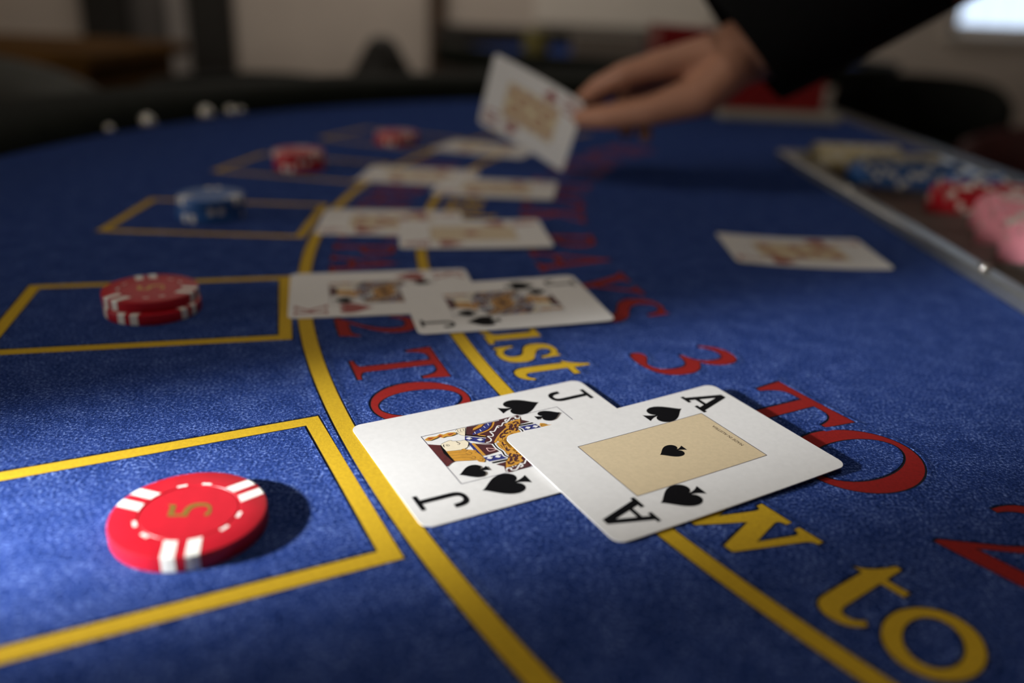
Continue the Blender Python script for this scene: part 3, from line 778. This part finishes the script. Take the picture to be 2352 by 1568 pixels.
def court(card, bend):
    keys = list(CI)
    mb = MB()
    items = [('P', 'gold', 0, [(39.5, 26.5), (46.5, 24.5), (48.5, 36.5), (41.5, 38.5)]), ('P', 'maroon', 0, [(42.3, 29.5), (44.6, 28.4), (45.8, 33.5), (43.4, 34.6)])]
    for kind, col, w, pts in COURT:
        items.append((kind, col, w, pts))
    for (u, v_) in ((31.9, 23.6), (34.8, 25.9)):
        items.append(('G', 'white', 2.1, (u, v_, 150)))
    for (u, v_) in ((32.5, 37.4), (35.2, 37.7)):
        items.append(('G', 'white', 2.1, (u, v_, 180)))
    items.append(('G', 'black', 9.6, (24.6, 42.5, 180)))
    for half in (0, 1):
        sg = -1 if half else 1
        for n, (kind, col, w, pts) in enumerate(items):
            z = CT + 0.030 + 0.0026 * n
            if kind == 'G':
                loops = put(GLYPH['spade'], sg * (pts[0] - 44), sg * (31.5 - pts[1]), w, pts[2] + (180 if half else 0))
                p2, tris = fill(orient(loops))
            else:
                P = [(sg * (u - 44), sg * (31.5 - v_)) for u, v_ in pts]
                if kind == 'P':
                    p2, tris = fill(orient([P]))
                else:
                    p2, tris = stroke(smooth_line(P) if len(P) > 2 else P, w)
            mb.add([(p[0], p[1], z) for p in p2], tris, keys.index(col))
    o = mb.build('court_figure', [CI[k] for k in keys], card)
    bm = bmesh.new(); bm.from_mesh(o.data)
    for x in range(-24, 25, 3):      # cut into strips so that the print follows the curl of the card
        bmesh.ops.bisect_plane(bm, geom=bm.verts[:] + bm.edges[:] + bm.faces[:], dist=1e-7, plane_co=(x * MM, 0, 0), plane_no=(1, 0, 0))
    for v_ in bm.verts:
        v_.co.z += bend(v_.co.x / MM, v_.co.y / MM) * MM
    bm.to_mesh(o.data); bm.free()

PIPS = {'1': [(0, 0)], '9': [(-18, -9), (-6, -9), (6, -9), (18, -9), (0, 0), (-18, 9), (-6, 9), (6, 9), (18, 9)],
        '10': [(-18, -9), (-6, -9), (6, -9), (18, -9), (-12, 0), (12, 0), (-18, 9), (-6, 9), (6, 9), (18, 9)],
        '8': [(-18, -9), (0, -9), (18, -9), (-9, 0), (9, 0), (-18, 9), (0, 9), (18, 9)],
        '7': [(-18, -9), (0, -9), (18, -9), (9, 0), (-18, 9), (0, 9), (18, 9)],
        '5': [(-18, -9), (18, -9), (0, 0), (-18, 9), (18, 9)]}
def playing_card(label, rank, suit, origin=None, th=0.0, z=0.0, bend=None, matrix=None, group=None):
    bend = bend or (lambda x, y: 0.0)
    card = card_mesh('playing_card', bend)
    tag(card, label, 'card', group)
    ink = INK if suit == 'spade' else RINK
    if matrix is None:
        t = math.radians(th)
        e1, e2 = (math.cos(t), math.sin(t)), (math.sin(t), -math.cos(t))
        card.location = ((origin[0] + 44 * e1[0] + 31.5 * e2[0]) * MM, (origin[1] + 44 * e1[1] + 31.5 * e2[1]) * MM, (ZM + z) * MM)
        card.rotation_euler = (0, 0, t)
    else:
        card.matrix_world = matrix
    gl = {'A': 'cA', 'J': 'cJ', 'K': 'cK'}.get(rank, rank)
    for sg, up in ((1, 0), (-1, 180)):
        if rank == '10':
            decal(card, 'index_letter', put(GLYPH['1'], sg * 34, sg * (21.5 + 4.2), 14.0, up), ink, bend)
            decal(card, 'index_letter', put(GLYPH['0'], sg * 34, sg * (21.5 - 2.6), 14.0, up), ink, bend)
        else:
            decal(card, 'index_letter', put(GLYPH[gl], sg * 34.0, sg * (21.8 if rank != 'J' else 21.0), 14.6, up), ink, bend)
        decal(card, 'pip', put(GLYPH[suit], sg * 13.9, sg * 21.2, 15.3, up), ink, bend)
    if rank in 'JK':
        frame_lines(card, bend, False)
        court(card, bend)
    else:
        frame_lines(card, bend, True)
        for (x, y) in PIPS['1' if rank == 'A' else rank]:
            decal(card, 'pip', put(GLYPH[suit], x, y, 9.8 if rank == 'A' else 8.6, 180 if x <= 0 else 0), ink, bend, 0.05)
    return card

bJ = lambda x, y: 0.9 * ((x + 44) / 88) ** 2
playing_card('jack of spades lying under the edge of the ace of spades', 'J', 'spade', (-51.9, 243.1), 29.0, 0.15, bJ)
bA = lambda x, y: 0.75 * (0.5 + y / 63) + 1.5 * ((x + 44) / 88) ** 2
ace = playing_card('ace of spades with one small spade on a buff panel, overlapping a jack', 'A', 'spade', (-1.7, 238.5), 30.3, 0.72, bA)
fcu = bpy.data.curves.new('maker_line', 'FONT')
fcu.body = 'MADE IN AUSTRIA'; fcu.size = 1.75; fcu.align_x = 'CENTER'
fto = bpy.data.objects.new('maker_line_source', fcu); COL.objects.link(fto)
dg = bpy.context.evaluated_depsgraph_get()
fme = fto.evaluated_get(dg).to_mesh()
fv = [(23.6 - p.co.y, -0.3 + p.co.x, 0) for p in fme.vertices]
ff_ = [tuple(p.vertices) for p in fme.polygons]
bpy.data.objects.remove(fto)
obj('maker_line', [(p[0], p[1], CT + 0.05 + bA(p[0], p[1])) for p in fv], ff_, mat('brown_fine_ink', (0.06, 0.035, 0.02), 0.5, vary=0.1, scale=800), ace)

bK = lambda x, y: 0.3 * ((x + 44) / 88) ** 2
playing_card('king of hearts lying under the edge of a blurred jack', 'K', 'heart', (-112.0, 398.7), 13.4, 0.15, bK)
bJ2 = lambda x, y: 0.5 * (0.5 + y / 63) + 1.6 * ((x + 44) / 88) ** 2
playing_card('jack of spades overlapping the king of hearts', 'J', 'spade', (-55.9, 385.8), 15.4, 0.55, bJ2)
playing_card('red nine under the edge of a red ace', '9', 'heart', (-124.9, 536.5), 6.3, 0.15)
playing_card('red ace with buff panel overlapping a red nine', 'A', 'heart', (-74.1, 513.5), 8.2, 0.55, lambda x, y: 1.4 * ((x + 44) / 88) ** 2)
playing_card('red seven with buff panel under the edge of a red eight, near the held card', '7', 'diamond', (-120.5, 690), -2.5, 0.15)
playing_card('red eight with buff panel overlapping a red seven, below the held card', '8', 'diamond', (-58.0, 655), -4.5, 0.55, lambda x, y: 1.2 * ((x + 44) / 88) ** 2)
playing_card('pale card lying flat half hidden behind the card held in the hand', '5', 'diamond', (-66, 838), -16.0, 0.15)
playing_card('single red seven lying alone on the felt beside the steel rail', '7', 'heart', (124.1, 514.1), -0.7, 0.15, lambda x, y: 1.3 * (x / 44) ** 2)
hm = Matrix.Rotation(math.radians(-29.3), 4, 'Z') @ Matrix.Rotation(math.radians(21.0), 4, 'Y') @ Matrix.Rotation(math.radians(101.7), 4, 'X')
hm.translation = Vector((6.4 * MM, 700.0 * MM, ZT + 46.5 * MM))
playing_card('red ten held up at its corner by the fingers of the dealer', '10', 'diamond', matrix=hm, bend=lambda x, y: 2.5 * (x / 44) ** 2 - 1.2)

# ================================================================== casino chips
CR, CTH = 19.75, 4.6
CHIPCOL = {'red': mat('red_chip_clay', (0.42, 0.007, 0.018), 0.38, vary=0.06, scale=300, spec=0.4), 'blue': mat('blue_chip_clay', (0.020, 0.105, 0.34), 0.4, vary=0.06, scale=300),
           'pink': mat('pink_chip_clay', (0.92, 0.34, 0.42), 0.4, vary=0.06, scale=300), 'cream': mat('cream_chip_clay', (0.55, 0.47, 0.26), 0.4, vary=0.06, scale=300)}
SPOT = mat('white_chip_spot', (0.74, 0.73, 0.68), 0.4, vary=0.03, scale=300)
GOLD = mat('gold_foil', (0.55, 0.36, 0.07), 0.3, metal=0.8, vary=0.1, scale=500)
chip_profile = [(CR - .5, 0), (CR - .12, .15), (CR, .55), (CR, CTH - .55), (CR - .12, CTH - .15), (CR - .5, CTH), (12.75, CTH), (12.6, CTH - .18), (12.35, CTH - .18), (12.2, CTH - .02), (0.2, CTH - .02)]
_chip_body = MB().lathe([(0.2, 0)] + chip_profile, 72)
def spot_piece(a_deg, off_, w=3.3, inner=13.0):
    """a white stripe let into the top, the edge and the underside"""
    v, f = [], []
    a = math.radians(a_deg); c, s = math.cos(a), math.sin(a)
    ks = [off_ - w / 2, off_, off_ + w / 2]
    e = 0.05
    rows = []
    for t in ks:
        xo = math.sqrt((CR + e) ** 2 - t * t)
        xi = math.sqrt(max(inner ** 2 - t * t, 1))
        rows.append([(xi, t, CTH + e), (xo - .55, t, CTH + e), (xo - .14, t, CTH - .12), (xo, t, CTH - .55), (xo, t, .55), (xo - .14, t, .12), (xo - .55, t, -e * 0 + .0), (xi, t, .0)])
    for r in rows:
        v += [(p[0] * c - p[1] * s, p[0] * s + p[1] * c, p[2]) for p in r]
    for i in range(2):
        for k in range(7):
            f.append((i * 8 + k, i * 8 + k + 1, (i + 1) * 8 + k + 1, (i + 1) * 8 + k))
    return v, f
def dash_piece(a_deg):
    v = []
    for r in (12.8, 13.7):
        for t in range(5):
            a = math.radians(a_deg - 5.5 + 11 * t / 4)
            v.append((r * math.cos(a), r * math.sin(a), CTH + 0.03))
    return v, [(k, k + 5, k + 6, k + 1) for k in range(4)]
def casino_chip(color, label, loc, pairs, dashes=(), numeral=None, group=None, rz=0.0, tilt=None):
    body = _chip_body.build('casino_chip', CHIPCOL[color], smooth=False)
    smooth_angle(body, 30)
    tag(body, label, 'chip', group)
    for a in pairs:
        for of in (-2.85, 2.85):
            v, f = spot_piece(a, of)
            obj('edge_spot', v, f, SPOT, body)
    for a in dashes:
        for d in (-14, 14):
            v, f = dash_piece(a + d)
            obj('inlay_dash', v, f, SPOT, body)
    if numeral is not None:
        loops = orient(put(GLYPH['5'], 0.0, 0.6, 10.6, numeral, 1.05))
        p2, tris = fill(loops)
        obj('numeral', [(p[0], p[1], CTH + 0.03) for p in p2], tris, GOLD, body)
    body.location = (loc[0] * MM, loc[1] * MM, (ZM + loc[2]) * MM)
    body.rotation_euler = (tilt or (0, 0, rz))
    return body
casino_chip('red', 'single red chip with gold numeral five and white stripes, alone in its box', (-82.6, 185.2, 0.1), (44, 164, 284), (104, 224, 344), numeral=-168)
casino_chip('red', 'lower red chip of the pair beside the king of hearts', (-157.0, 342.0, 0.1), (214, 262, 340, 100), (), group='red chips beside the king')
casino_chip('red', 'upper red chip of the pair beside the king of hearts', (-158.4, 344.2, 0.1 + CTH + .04), (239, 119, 359), (179, 299, 59), numeral=200, group='red chips beside the king')
for k, lv in enumerate(('bottom', 'middle', 'top')):
    casino_chip('blue', lv + ' blue chip of the white-striped stack on the felt', (-189.5 + k * 0.6, 506.5 + (k % 2) * 0.8, 0.1 + k * (CTH + .04)), (250 + 47 * k, 10 + 47 * k, 130 + 47 * k), (70 + 47 * k,), group='blue chips in a betting box')
for k, lv in enumerate(('bottom', 'middle', 'top')):
    casino_chip('red', lv + ' red chip of the three-high stack beyond the blue chips', (-174.5 - k * 0.5, 668 + (k % 2) * 0.7, 0.1 + k * (CTH + .04)), (255 + 38 * k, 15 + 38 * k, 135 + 38 * k), (), group='red chips in the fourth box')
for k, lv in enumerate(('lower', 'upper')):
    casino_chip('red', lv + ' red chip of the farthest pair on the felt', (-118.5 + k * 0.5, 812, 0.1 + k * (CTH + .04)), (20 + 50 * k, 140 + 50 * k, 260 + 50 * k), (), group='red chips in the farthest box')

# ================================================================== chip float behind the steel rail
STEEL = mat('brushed_steel', (0.46, 0.47, 0.45), 0.38, metal=0.9, vary=0.08, scale=120)
TRAYM = mat('grey_tray_metal', (0.20, 0.165, 0.15), 0.5, metal=0.25, vary=0.1, scale=40)
FLOAT = tag(empty('chip_tray', (0, 0, ZM)), 'grey metal chip tray with half-round channels behind a steel rail', 'tray')
NT, PITCH_T = 13, (TY1 - TY0 - 6) / 13
mb = MB()
prof_t = []
for k in range(NT):
    yc = TY0 + 3 + PITCH_T * (k + 0.5)
    for j in range(13):
        a = math.pi + math.pi * j / 12
        prof_t.append((yc - 20.9 * math.cos(a) * -1, 1.0 + 20.9 * math.sin(a)))
vv = [(TX0 + 2, y, z) for y, z in prof_t] + [(TX1 - 2, y, z) for y, z in prof_t]
n = len(prof_t)
mb.add(vv, [(k, k + 1, n + k + 1, n + k) for k in range(n - 1)])
mb.add([(TX0 + 2, y, z) for y, z in prof_t] + [(TX0 + 2, TY1 - 2, -27), (TX0 + 2, TY0 + 2, -27)], [tuple(range(n + 2))])
mb.add([(TX1 - 2, y, z) for y, z in prof_t] + [(TX1 - 2, TY1 - 2, -27), (TX1 - 2, TY0 + 2, -27)], [tuple(range(n + 1, -1, -1))])
mb.box(TX0 + 2, TX1 - 2, TY0 + 2, TY1 - 2, -29, -26)
mb.build('channel_block', TRAYM, FLOAT)
MB().box(TX0 - 9, TX0 + 2, TY0 - 8, TY1 + 8, 0.3, 8, bev=1.2).build('rail', STEEL, FLOAT)
MB().box(TX1 - 2, TX1 + 8, TY0 - 8, TY1 + 8, 0.3, 8, bev=1.2).build('rail', STEEL, FLOAT)
MB().box(TX0 + 2, TX1 - 2, TY0 - 8, TY0 + 2, 0.3, 8, bev=1.2).build('rail', STEEL, FLOAT)
MB().box(TX0 + 2, TX1 - 2, TY1 - 2, TY1 + 8, 0.3, 8, bev=1.2).build('rail', STEEL, FLOAT)
for y in (300, 437, 640, 776):
    MB().lathe([(3.2, 7.5), (3.2, 9.0), (2.4, 10.2), (0.3, 10.6)], 16, cx=TX0 - 3.5, cy=y).build('rail_screw', CHROME, FLOAT, smooth=True)
tubes = {5: ('pink', 303, 16), 6: ('pink', 309, 14), 7: ('pink', 326, 12), 8: ('red', 312, 14), 9: ('blue', 340, 8), 10: ('blue', 280, 18), 11: ('cream', 300, 14), 12: ('cream', 272, 16)}
proto = {}
tray_label = {5: 'pink chip on edge in the tray, in the pink row farthest from the red chips', 6: 'pink chip on edge in the tray, in the middle one of three pink rows',
              7: 'pink chip on edge in the tray, in the pink row beside the red chips', 8: 'red chip on edge in the tray between the pink and the blue rows',
              9: 'blue chip on edge in the tray, in the short blue row beside the red chips', 10: 'blue chip on edge in the tray, in the long blue row beside the cream chips',
              11: 'cream chip on edge in the tray, in the cream row beside the blue chips', 12: 'cream chip on edge in the tray, in the cream row at its end rail'}
tray_row = {5: 'farthest from red', 6: 'between pink rows', 7: 'beside red', 8: 'of red', 9: 'beside red', 10: 'beside cream', 11: 'beside blue', 12: 'at the end rail'}
for k, (colr, x0, cnt) in tubes.items():
    yc = TY0 + 3 + PITCH_T * (k + 0.5)
    for j in range(cnt):
        if x0 + (j + 1) * (CTH + .06) > TX1 - 3: break
        if colr not in proto:
            p = MB().lathe([(0.2, 0), (CR - .4, 0), (CR, .5), (CR, CTH - .5), (CR - .4, CTH), (0.2, CTH)], 36).build('casino_chip', CHIPCOL[colr])
            smooth_angle(p, 30)
            sm = MB()
            for a in (0, 60, 120, 180, 240, 300):
                v, f = spot_piece(a, 0, 5.2, 12.0)
                sm.add(v, f)
            sm.build('edge_spots', SPOT, p)
            proto[colr] = p
            c = p
        else:
            c = copy_tree(proto[colr])
        c.location = ((x0 + j * (CTH + .06)) * MM, yc * MM, (ZM + 0.6) * MM)
        c.rotation_euler = Matrix.Rotation(math.pi / 2, 3, 'Y').to_euler() if False else (Matrix.Rotation(math.pi / 2, 3, 'Y') @ Matrix.Rotation(random.random() * 6.28, 3, 'Z')).to_euler()
        tag(c, tray_label[k], 'chip', '%s chips in tray row %s' % (colr, tray_row[k]))

# ================================================================== card shoe
SHOE = tag(empty('card_shoe', (0, 0, ZM)), 'red card shoe with a sloping front on a pale base', 'card shoe')
REDPL = mat('red_plastic', (0.16, 0.003, 0.003), 0.35, vary=0.1, scale=20)
PALEPL = mat('pale_plastic', (0.26, 0.24, 0.20), 0.45, vary=0.1, scale=20)
MB().box(250, 402, 1090, 1260, 0.3, 12, bev=3).build('base', PALEPL, SHOE)
v = [(170, 1120, 60), (180, 1120, 12.2), (385, 1120, 12.2), (385, 1120, 100), (170, 1120, 108)]
v2 = [(p[0], 1240, p[2]) for p in v]
obj('body', v + v2, [(0, 1, 2, 3, 4), (9, 8, 7, 6, 5)] + [(k, k + 5, (k + 1) % 5 + 5, (k + 1) % 5) for k in range(5)], REDPL, SHOE)
MB().box(240, 250, 1130, 1230, 0.3, 46, bev=2).build('front_plate', mat('grey_plate', (0.18, 0.19, 0.17), 0.5, vary=0.1, scale=20), SHOE)

# ================================================================== dealer's arm
PERSON = tag(empty('person', (560, 690, 0)), 'person in a black long-sleeved jacket, reaching out a hand to deal a card', 'person')
SKIN = mat('skin', (0.42, 0.20, 0.125), 0.55, vary=0.12, scale=25, bump=0.2, bscale=300, bdist=0.0004)
def chain(mb, pts, rad):
    """overlapping rounded segments, later fused into one skin"""
    for k in range(len(pts) - 1):
        a, b = Vector(pts[k]), Vector(pts[k + 1])
        mb.tube([a, b], [rad[k], rad[k + 1]], 14)
    for p, r in zip(pts, rad):
        pr = [(max(0.05, r * math.sin(math.pi * j / 8)), -r * math.cos(math.pi * j / 8)) for j in range(9)]
        n = len(mb.v)
        mb.lathe(pr, 14)
        mb.v[n:] = [(q[0] + p[0], q[1] + p[1], q[2] + p[2]) for q in mb.v[n:]]
hand = MB()
wr = (176, 712, 101)
chain(hand, [(330, 704, 186), (250, 708, 140), wr, (160, 714, 94)], [38, 34, 25, 24])
K = {'index': (104, 712, 85), 'middle': (106, 728, 83), 'ring': (114, 742, 77), 'little': (126, 754, 68)}
for kk in K.values():
    chain(hand, [wr, ((wr[0] + kk[0]) / 2, (wr[1] + kk[1]) / 2, (wr[2] + kk[2]) / 2), kk], [19, 15, 11])
chain(hand, [(150, 716, 90), (125, 728, 78)], [18, 14])
chain(hand, [K['index'], (80, 716, 77), (62, 728, 66), (50, 742, 53)], [10.5, 9.2, 8.0, 6.6])
chain(hand, [K['middle'], (80, 742, 74), (64, 750, 58), (56, 750, 44)], [10.5, 9.2, 8.0, 6.8])
chain(hand, [K['ring'], (92, 762, 62), (84, 766, 44), (90, 758, 30)], [10.0, 8.8, 7.8, 6.6])
chain(hand, [K['little'], (110, 768, 52), (103, 770, 38), (106, 760, 26)], [9.0, 7.8, 6.8, 5.8])
chain(hand, [(158, 704, 88), (134, 696, 66), (100, 700, 53), (70, 711, 46), (50, 720, 43)], [18, 16, 11.5, 9.8, 7.6])
body = hand.build('hand', SKIN, PERSON, smooth=True)
body.parent = PERSON
rm = body.modifiers.new('fuse', 'REMESH'); rm.mode = 'VOXEL'; rm.voxel_size = 0.0018; rm.use_smooth_shade = True
sm = body.modifiers.new('soften', 'SMOOTH'); sm.factor = 0.6; sm.iterations = 8
body.location = (-0.564, -0.748, 0.006)
body.data.transform(Matrix.Translation((0, 0, ZT)))
# sleeve: path from the cuff to the shoulder, lightly wrinkled
SLEEVE = mat('black_cloth', (0.0035, 0.0035, 0.004), 0.9, vary=0.3, scale=200, bump=0.2, bscale=900, bdist=0.0004, spec=0.1)
path = [(184, 712, 104), (206, 711, 117), (250, 709, 145), (310, 706, 184), (370, 703, 224), (420, 700, 262), (460, 694, 310), (500, 684, 380), (540, 672, 460), (575, 660, 540)]
rad = [50, 49, 49, 50, 53, 58, 62, 64, 68, 72]
NR = 28
def sleeve_ring(i, r, k):
    p = Vector(path[i]); t = (Vector(path[min(i + 1, len(path) - 1)]) - Vector(path[max(i - 1, 0)])).normalized()
    s = t.cross(Vector((0, 1, 0))).normalized(); u = s.cross(t).normalized()
    a = 2 * math.pi * k / NR
    w = 1 + 0.03 * math.sin(3 * a + i * 1.9) + 0.02 * math.sin(5 * a - i * 2.7)
    q = p + r * w * (math.cos(a) * s + 0.86 * math.sin(a) * u)
    return q - t * (13.0, 6.0)[i] * ((q - p).z / r) if i < 2 else q
vv, ff = [], []
for i in range(len(path)):
    vv += [sleeve_ring(i, rad[i], k) for k in range(NR)]
for i in (0, 1, 2):
    vv += [sleeve_ring(i, rad[i] - 3.0, k) for k in range(NR)]
for i in range(len(path) - 1):
    for k in range(NR):
        ff.append((i * NR + k, i * NR + (k + 1) % NR, (i + 1) * NR + (k + 1) % NR, (i + 1) * NR + k))
b0 = len(path) * NR
for k in range(NR):
    ff.append((k, b0 + k, b0 + (k + 1) % NR, (k + 1) % NR))
    for i in range(2):
        ff.append((b0 + i * NR + k, b0 + (i + 1) * NR + k, b0 + (i + 1) * NR + (k + 1) % NR, b0 + i * NR + (k + 1) % NR))
ff.append(tuple(range((len(path) - 1) * NR, len(path) * NR)))
sl = obj('sleeve', vv, ff, SLEEVE, PERSON, smooth=True, off=(-585, -748, ZM + 1))
ss = sl.modifiers.new('smooth', 'SUBSURF'); ss.levels = 1; ss.render_levels = 2

# ================================================================== furniture beyond the table
CHAIRM = mat('charcoal_leather', (0.008, 0.009, 0.007), 0.7, spec=0.08, vary=0.25, scale=30, bump=0.2, bscale=300, bdist=0.001)
HILITECH = mat('highlight_leather', (0.045, 0.045, 0.038), 0.6, vary=0.2, scale=30)  # chair leather made lighter, a highlight streak put into its colour
REDCH = mat('oxblood_leather', (0.055, 0.010, 0.010), 0.5, vary=0.25, scale=30)
def tub_chair(label, loc, face, m=CHAIRM, h=900, group='chairs round the room'):
    """bar-height chair with a curved padded back; face is the direction it looks to"""
    root = tag(empty('casino_chair', (loc[0], loc[1], 0), face), label, 'chair', group)
    MB().lathe([(30, 560), (205, 560), (222, 580), (222, 615), (205, 640), (20, 648)], 32).build('seat', m, root, smooth=True)
    v, f = [], []
    NB = 24
    pr = [(228, 600), (262, 600), (268, 720), (262, h - 20), (246, h), (230, h - 14), (226, 720)]
    for k in range(NB + 1):
        a = math.radians(85 + 190 * k / NB)
        fall = abs(k - NB / 2) / (NB / 2)
        for r, z in pr:
            v.append((r * math.cos(a), r * math.sin(a), 600 + (z - 600) * (1 - 0.22 * fall ** 3)))
    n_ = len(pr)
    for k in range(NB):
        for j in range(n_):
            f.append((k * n_ + j, (k + 1) * n_ + j, (k + 1) * n_ + (j + 1) % n_, k * n_ + (j + 1) % n_))
    f += [tuple(range(n_)), tuple(range(NB * n_ + n_ - 1, NB * n_ - 1, -1))]
    obj('backrest', v, f, m, root, smooth=True)
    for sx, sy in ((1, 1), (1, -1), (-1, 1), (-1, -1)):
        MB().tube([(sx * 130, sy * 130, 565), (sx * 190, sy * 190, 0)], [18, 13], 10).build('leg', DARKWOOD, root, smooth=True)
    pts = [(168 * math.cos(2 * math.pi * k / 24), 168 * math.sin(2 * math.pi * k / 24), 230) for k in range(25)]
    mbf = MB().tube([(168 * s1, 168 * s2, 230) for s1, s2 in ((1, 1), (1, -1), (-1, -1), (-1, 1), (1, 1))], 9, 8)
    mbf.build('foot_ring', CHROME if False else DARKWOOD, root)
    return root
def face_to(loc): return math.atan2(RY - loc[1], RX - loc[0])
for loc, h, lab in (((-760, 1130), 925, 'tub chair lightened for a highlight, drawn up to the rim near the oak table'), ((-440, 1560), 872, 'charcoal tub chair between the oak table and the door frame'),
                    ((110, 1690), 900, 'charcoal tub chair standing in front of the second blue table')):
    tub_chair(lab, loc, face_to(loc), m=HILITECH if h == 925 else CHAIRM, h=h)
tub_chair('oxblood chair on the dealer side before the window', (1120, 1750), math.radians(200), REDCH, 820, group='chairs by the window')
tub_chair('charcoal chair on the dealer side nearest the window wall', (1800, 2350), math.radians(215), CHAIRM, 850, group='chairs by the window')
tub_chair('charcoal chair beside the oxblood chair', (1250, 2750), math.radians(250), CHAIRM, 850, group='chairs by the window')

# oak table at the left
OAK = tag(empty('oak_table', (-1560, 2650, 0)), 'oak side table with a plain apron against the left of the room', 'table')
MB().box(-520, 420, -340, 340, 812, 850, bev=6).build('table_top', WOOD, OAK)
MB().box(-480, 380, -300, 300, 700, 811, bev=4).build('apron', WOOD, OAK)
for sx in (-460, 320):
    for sy in (-280, 240):
        MB().box(sx, sx + 40, sy, sy + 40, 0, 700, bev=4).build('leg', WOOD, OAK)
# second gaming table
T2 = tag(empty('second_gaming_table', (420, 2700, 0)), 'second blue felt gaming table with a dark rim', 'table')
pts = [(620 * math.cos(a), 430 * math.sin(a)) for a in [2 * math.pi * k / 48 for k in range(48)]]
v, f = slab([pts], 860, 884)
obj('felt_top', v, f, FELT, T2)
v, f = slab(orient([[(p[0] * 1.12, p[1] * 1.16) for p in pts], [(p[0] * 0.995, p[1] * 0.995) for p in pts]]), 850, 896)
obj('padded_rim', v, f, LEATHER, T2)
MB().lathe([(260, 0), (250, 40), (120, 90), (110, 780), (300, 849)], 32).build('pedestal', DARKWOOD, T2, smooth=True)
SB = tag(empty('dark_sideboard', (300, 4450, 0)), 'low dark sideboard under the pale wall panel', 'sideboard')
MB().box(-720, 900, -200, 230, 0, 860, bev=6).build('carcass', DARKWOOD, SB)
MB().box(-735, 915, -215, 232, 861, 890, bev=5).build('top', BLACKP, SB)
for k in range(4):
    d = MB().box(-700 + k * 400, -320 + k * 400, -212, -201, 60, 830, bev=3).build('door', DARKWOOD, SB)
    MB().box(-345 + k * 400, -333 + k * 400, -226, -213, 430, 560, bev=3).build('handle', CHROME, d)
# things standing on the second table
bx = MB().box(130, 330, 2400, 2550, 884.5, 945, bev=5).build('card_box', mat('grey_box_board', (0.15, 0.12, 0.095), 0.6, vary=0.1, scale=20))
tag(bx, 'grey-brown box standing on the second blue table', 'box')
yb = MB().lathe([(1, 0), (34, 0), (36, 6), (36, 50), (30, 62), (12, 74), (1, 76)], 24).build('yellow_shaker', mat('mustard_plastic', (0.16, 0.13, 0.015), 0.5, vary=0.1, scale=20), smooth=True)
yb.location = (0.03, 2.45, 0.8845)
tag(yb, 'small mustard yellow cup with a domed lid on the second table', 'cup')

LMP = tag(empty('floor_lamp', (-400, 2480, 0)), 'dark floor lamp with a conical shade before the beige wall', 'lamp')
MB().lathe([(1, 0), (140, 0), (140, 14), (30, 26), (12, 40)], 28).build('base', BLACKP, LMP, smooth=True)
MB().lathe([(12, 40), (12, 790)], 16).build('pole', BLACKP, LMP, smooth=True)
MB().lathe([(125, 742), (128, 746), (40, 900), (22, 916), (1, 918)], 32, caps=False).build('shade', BLACKP, LMP, smooth=True)
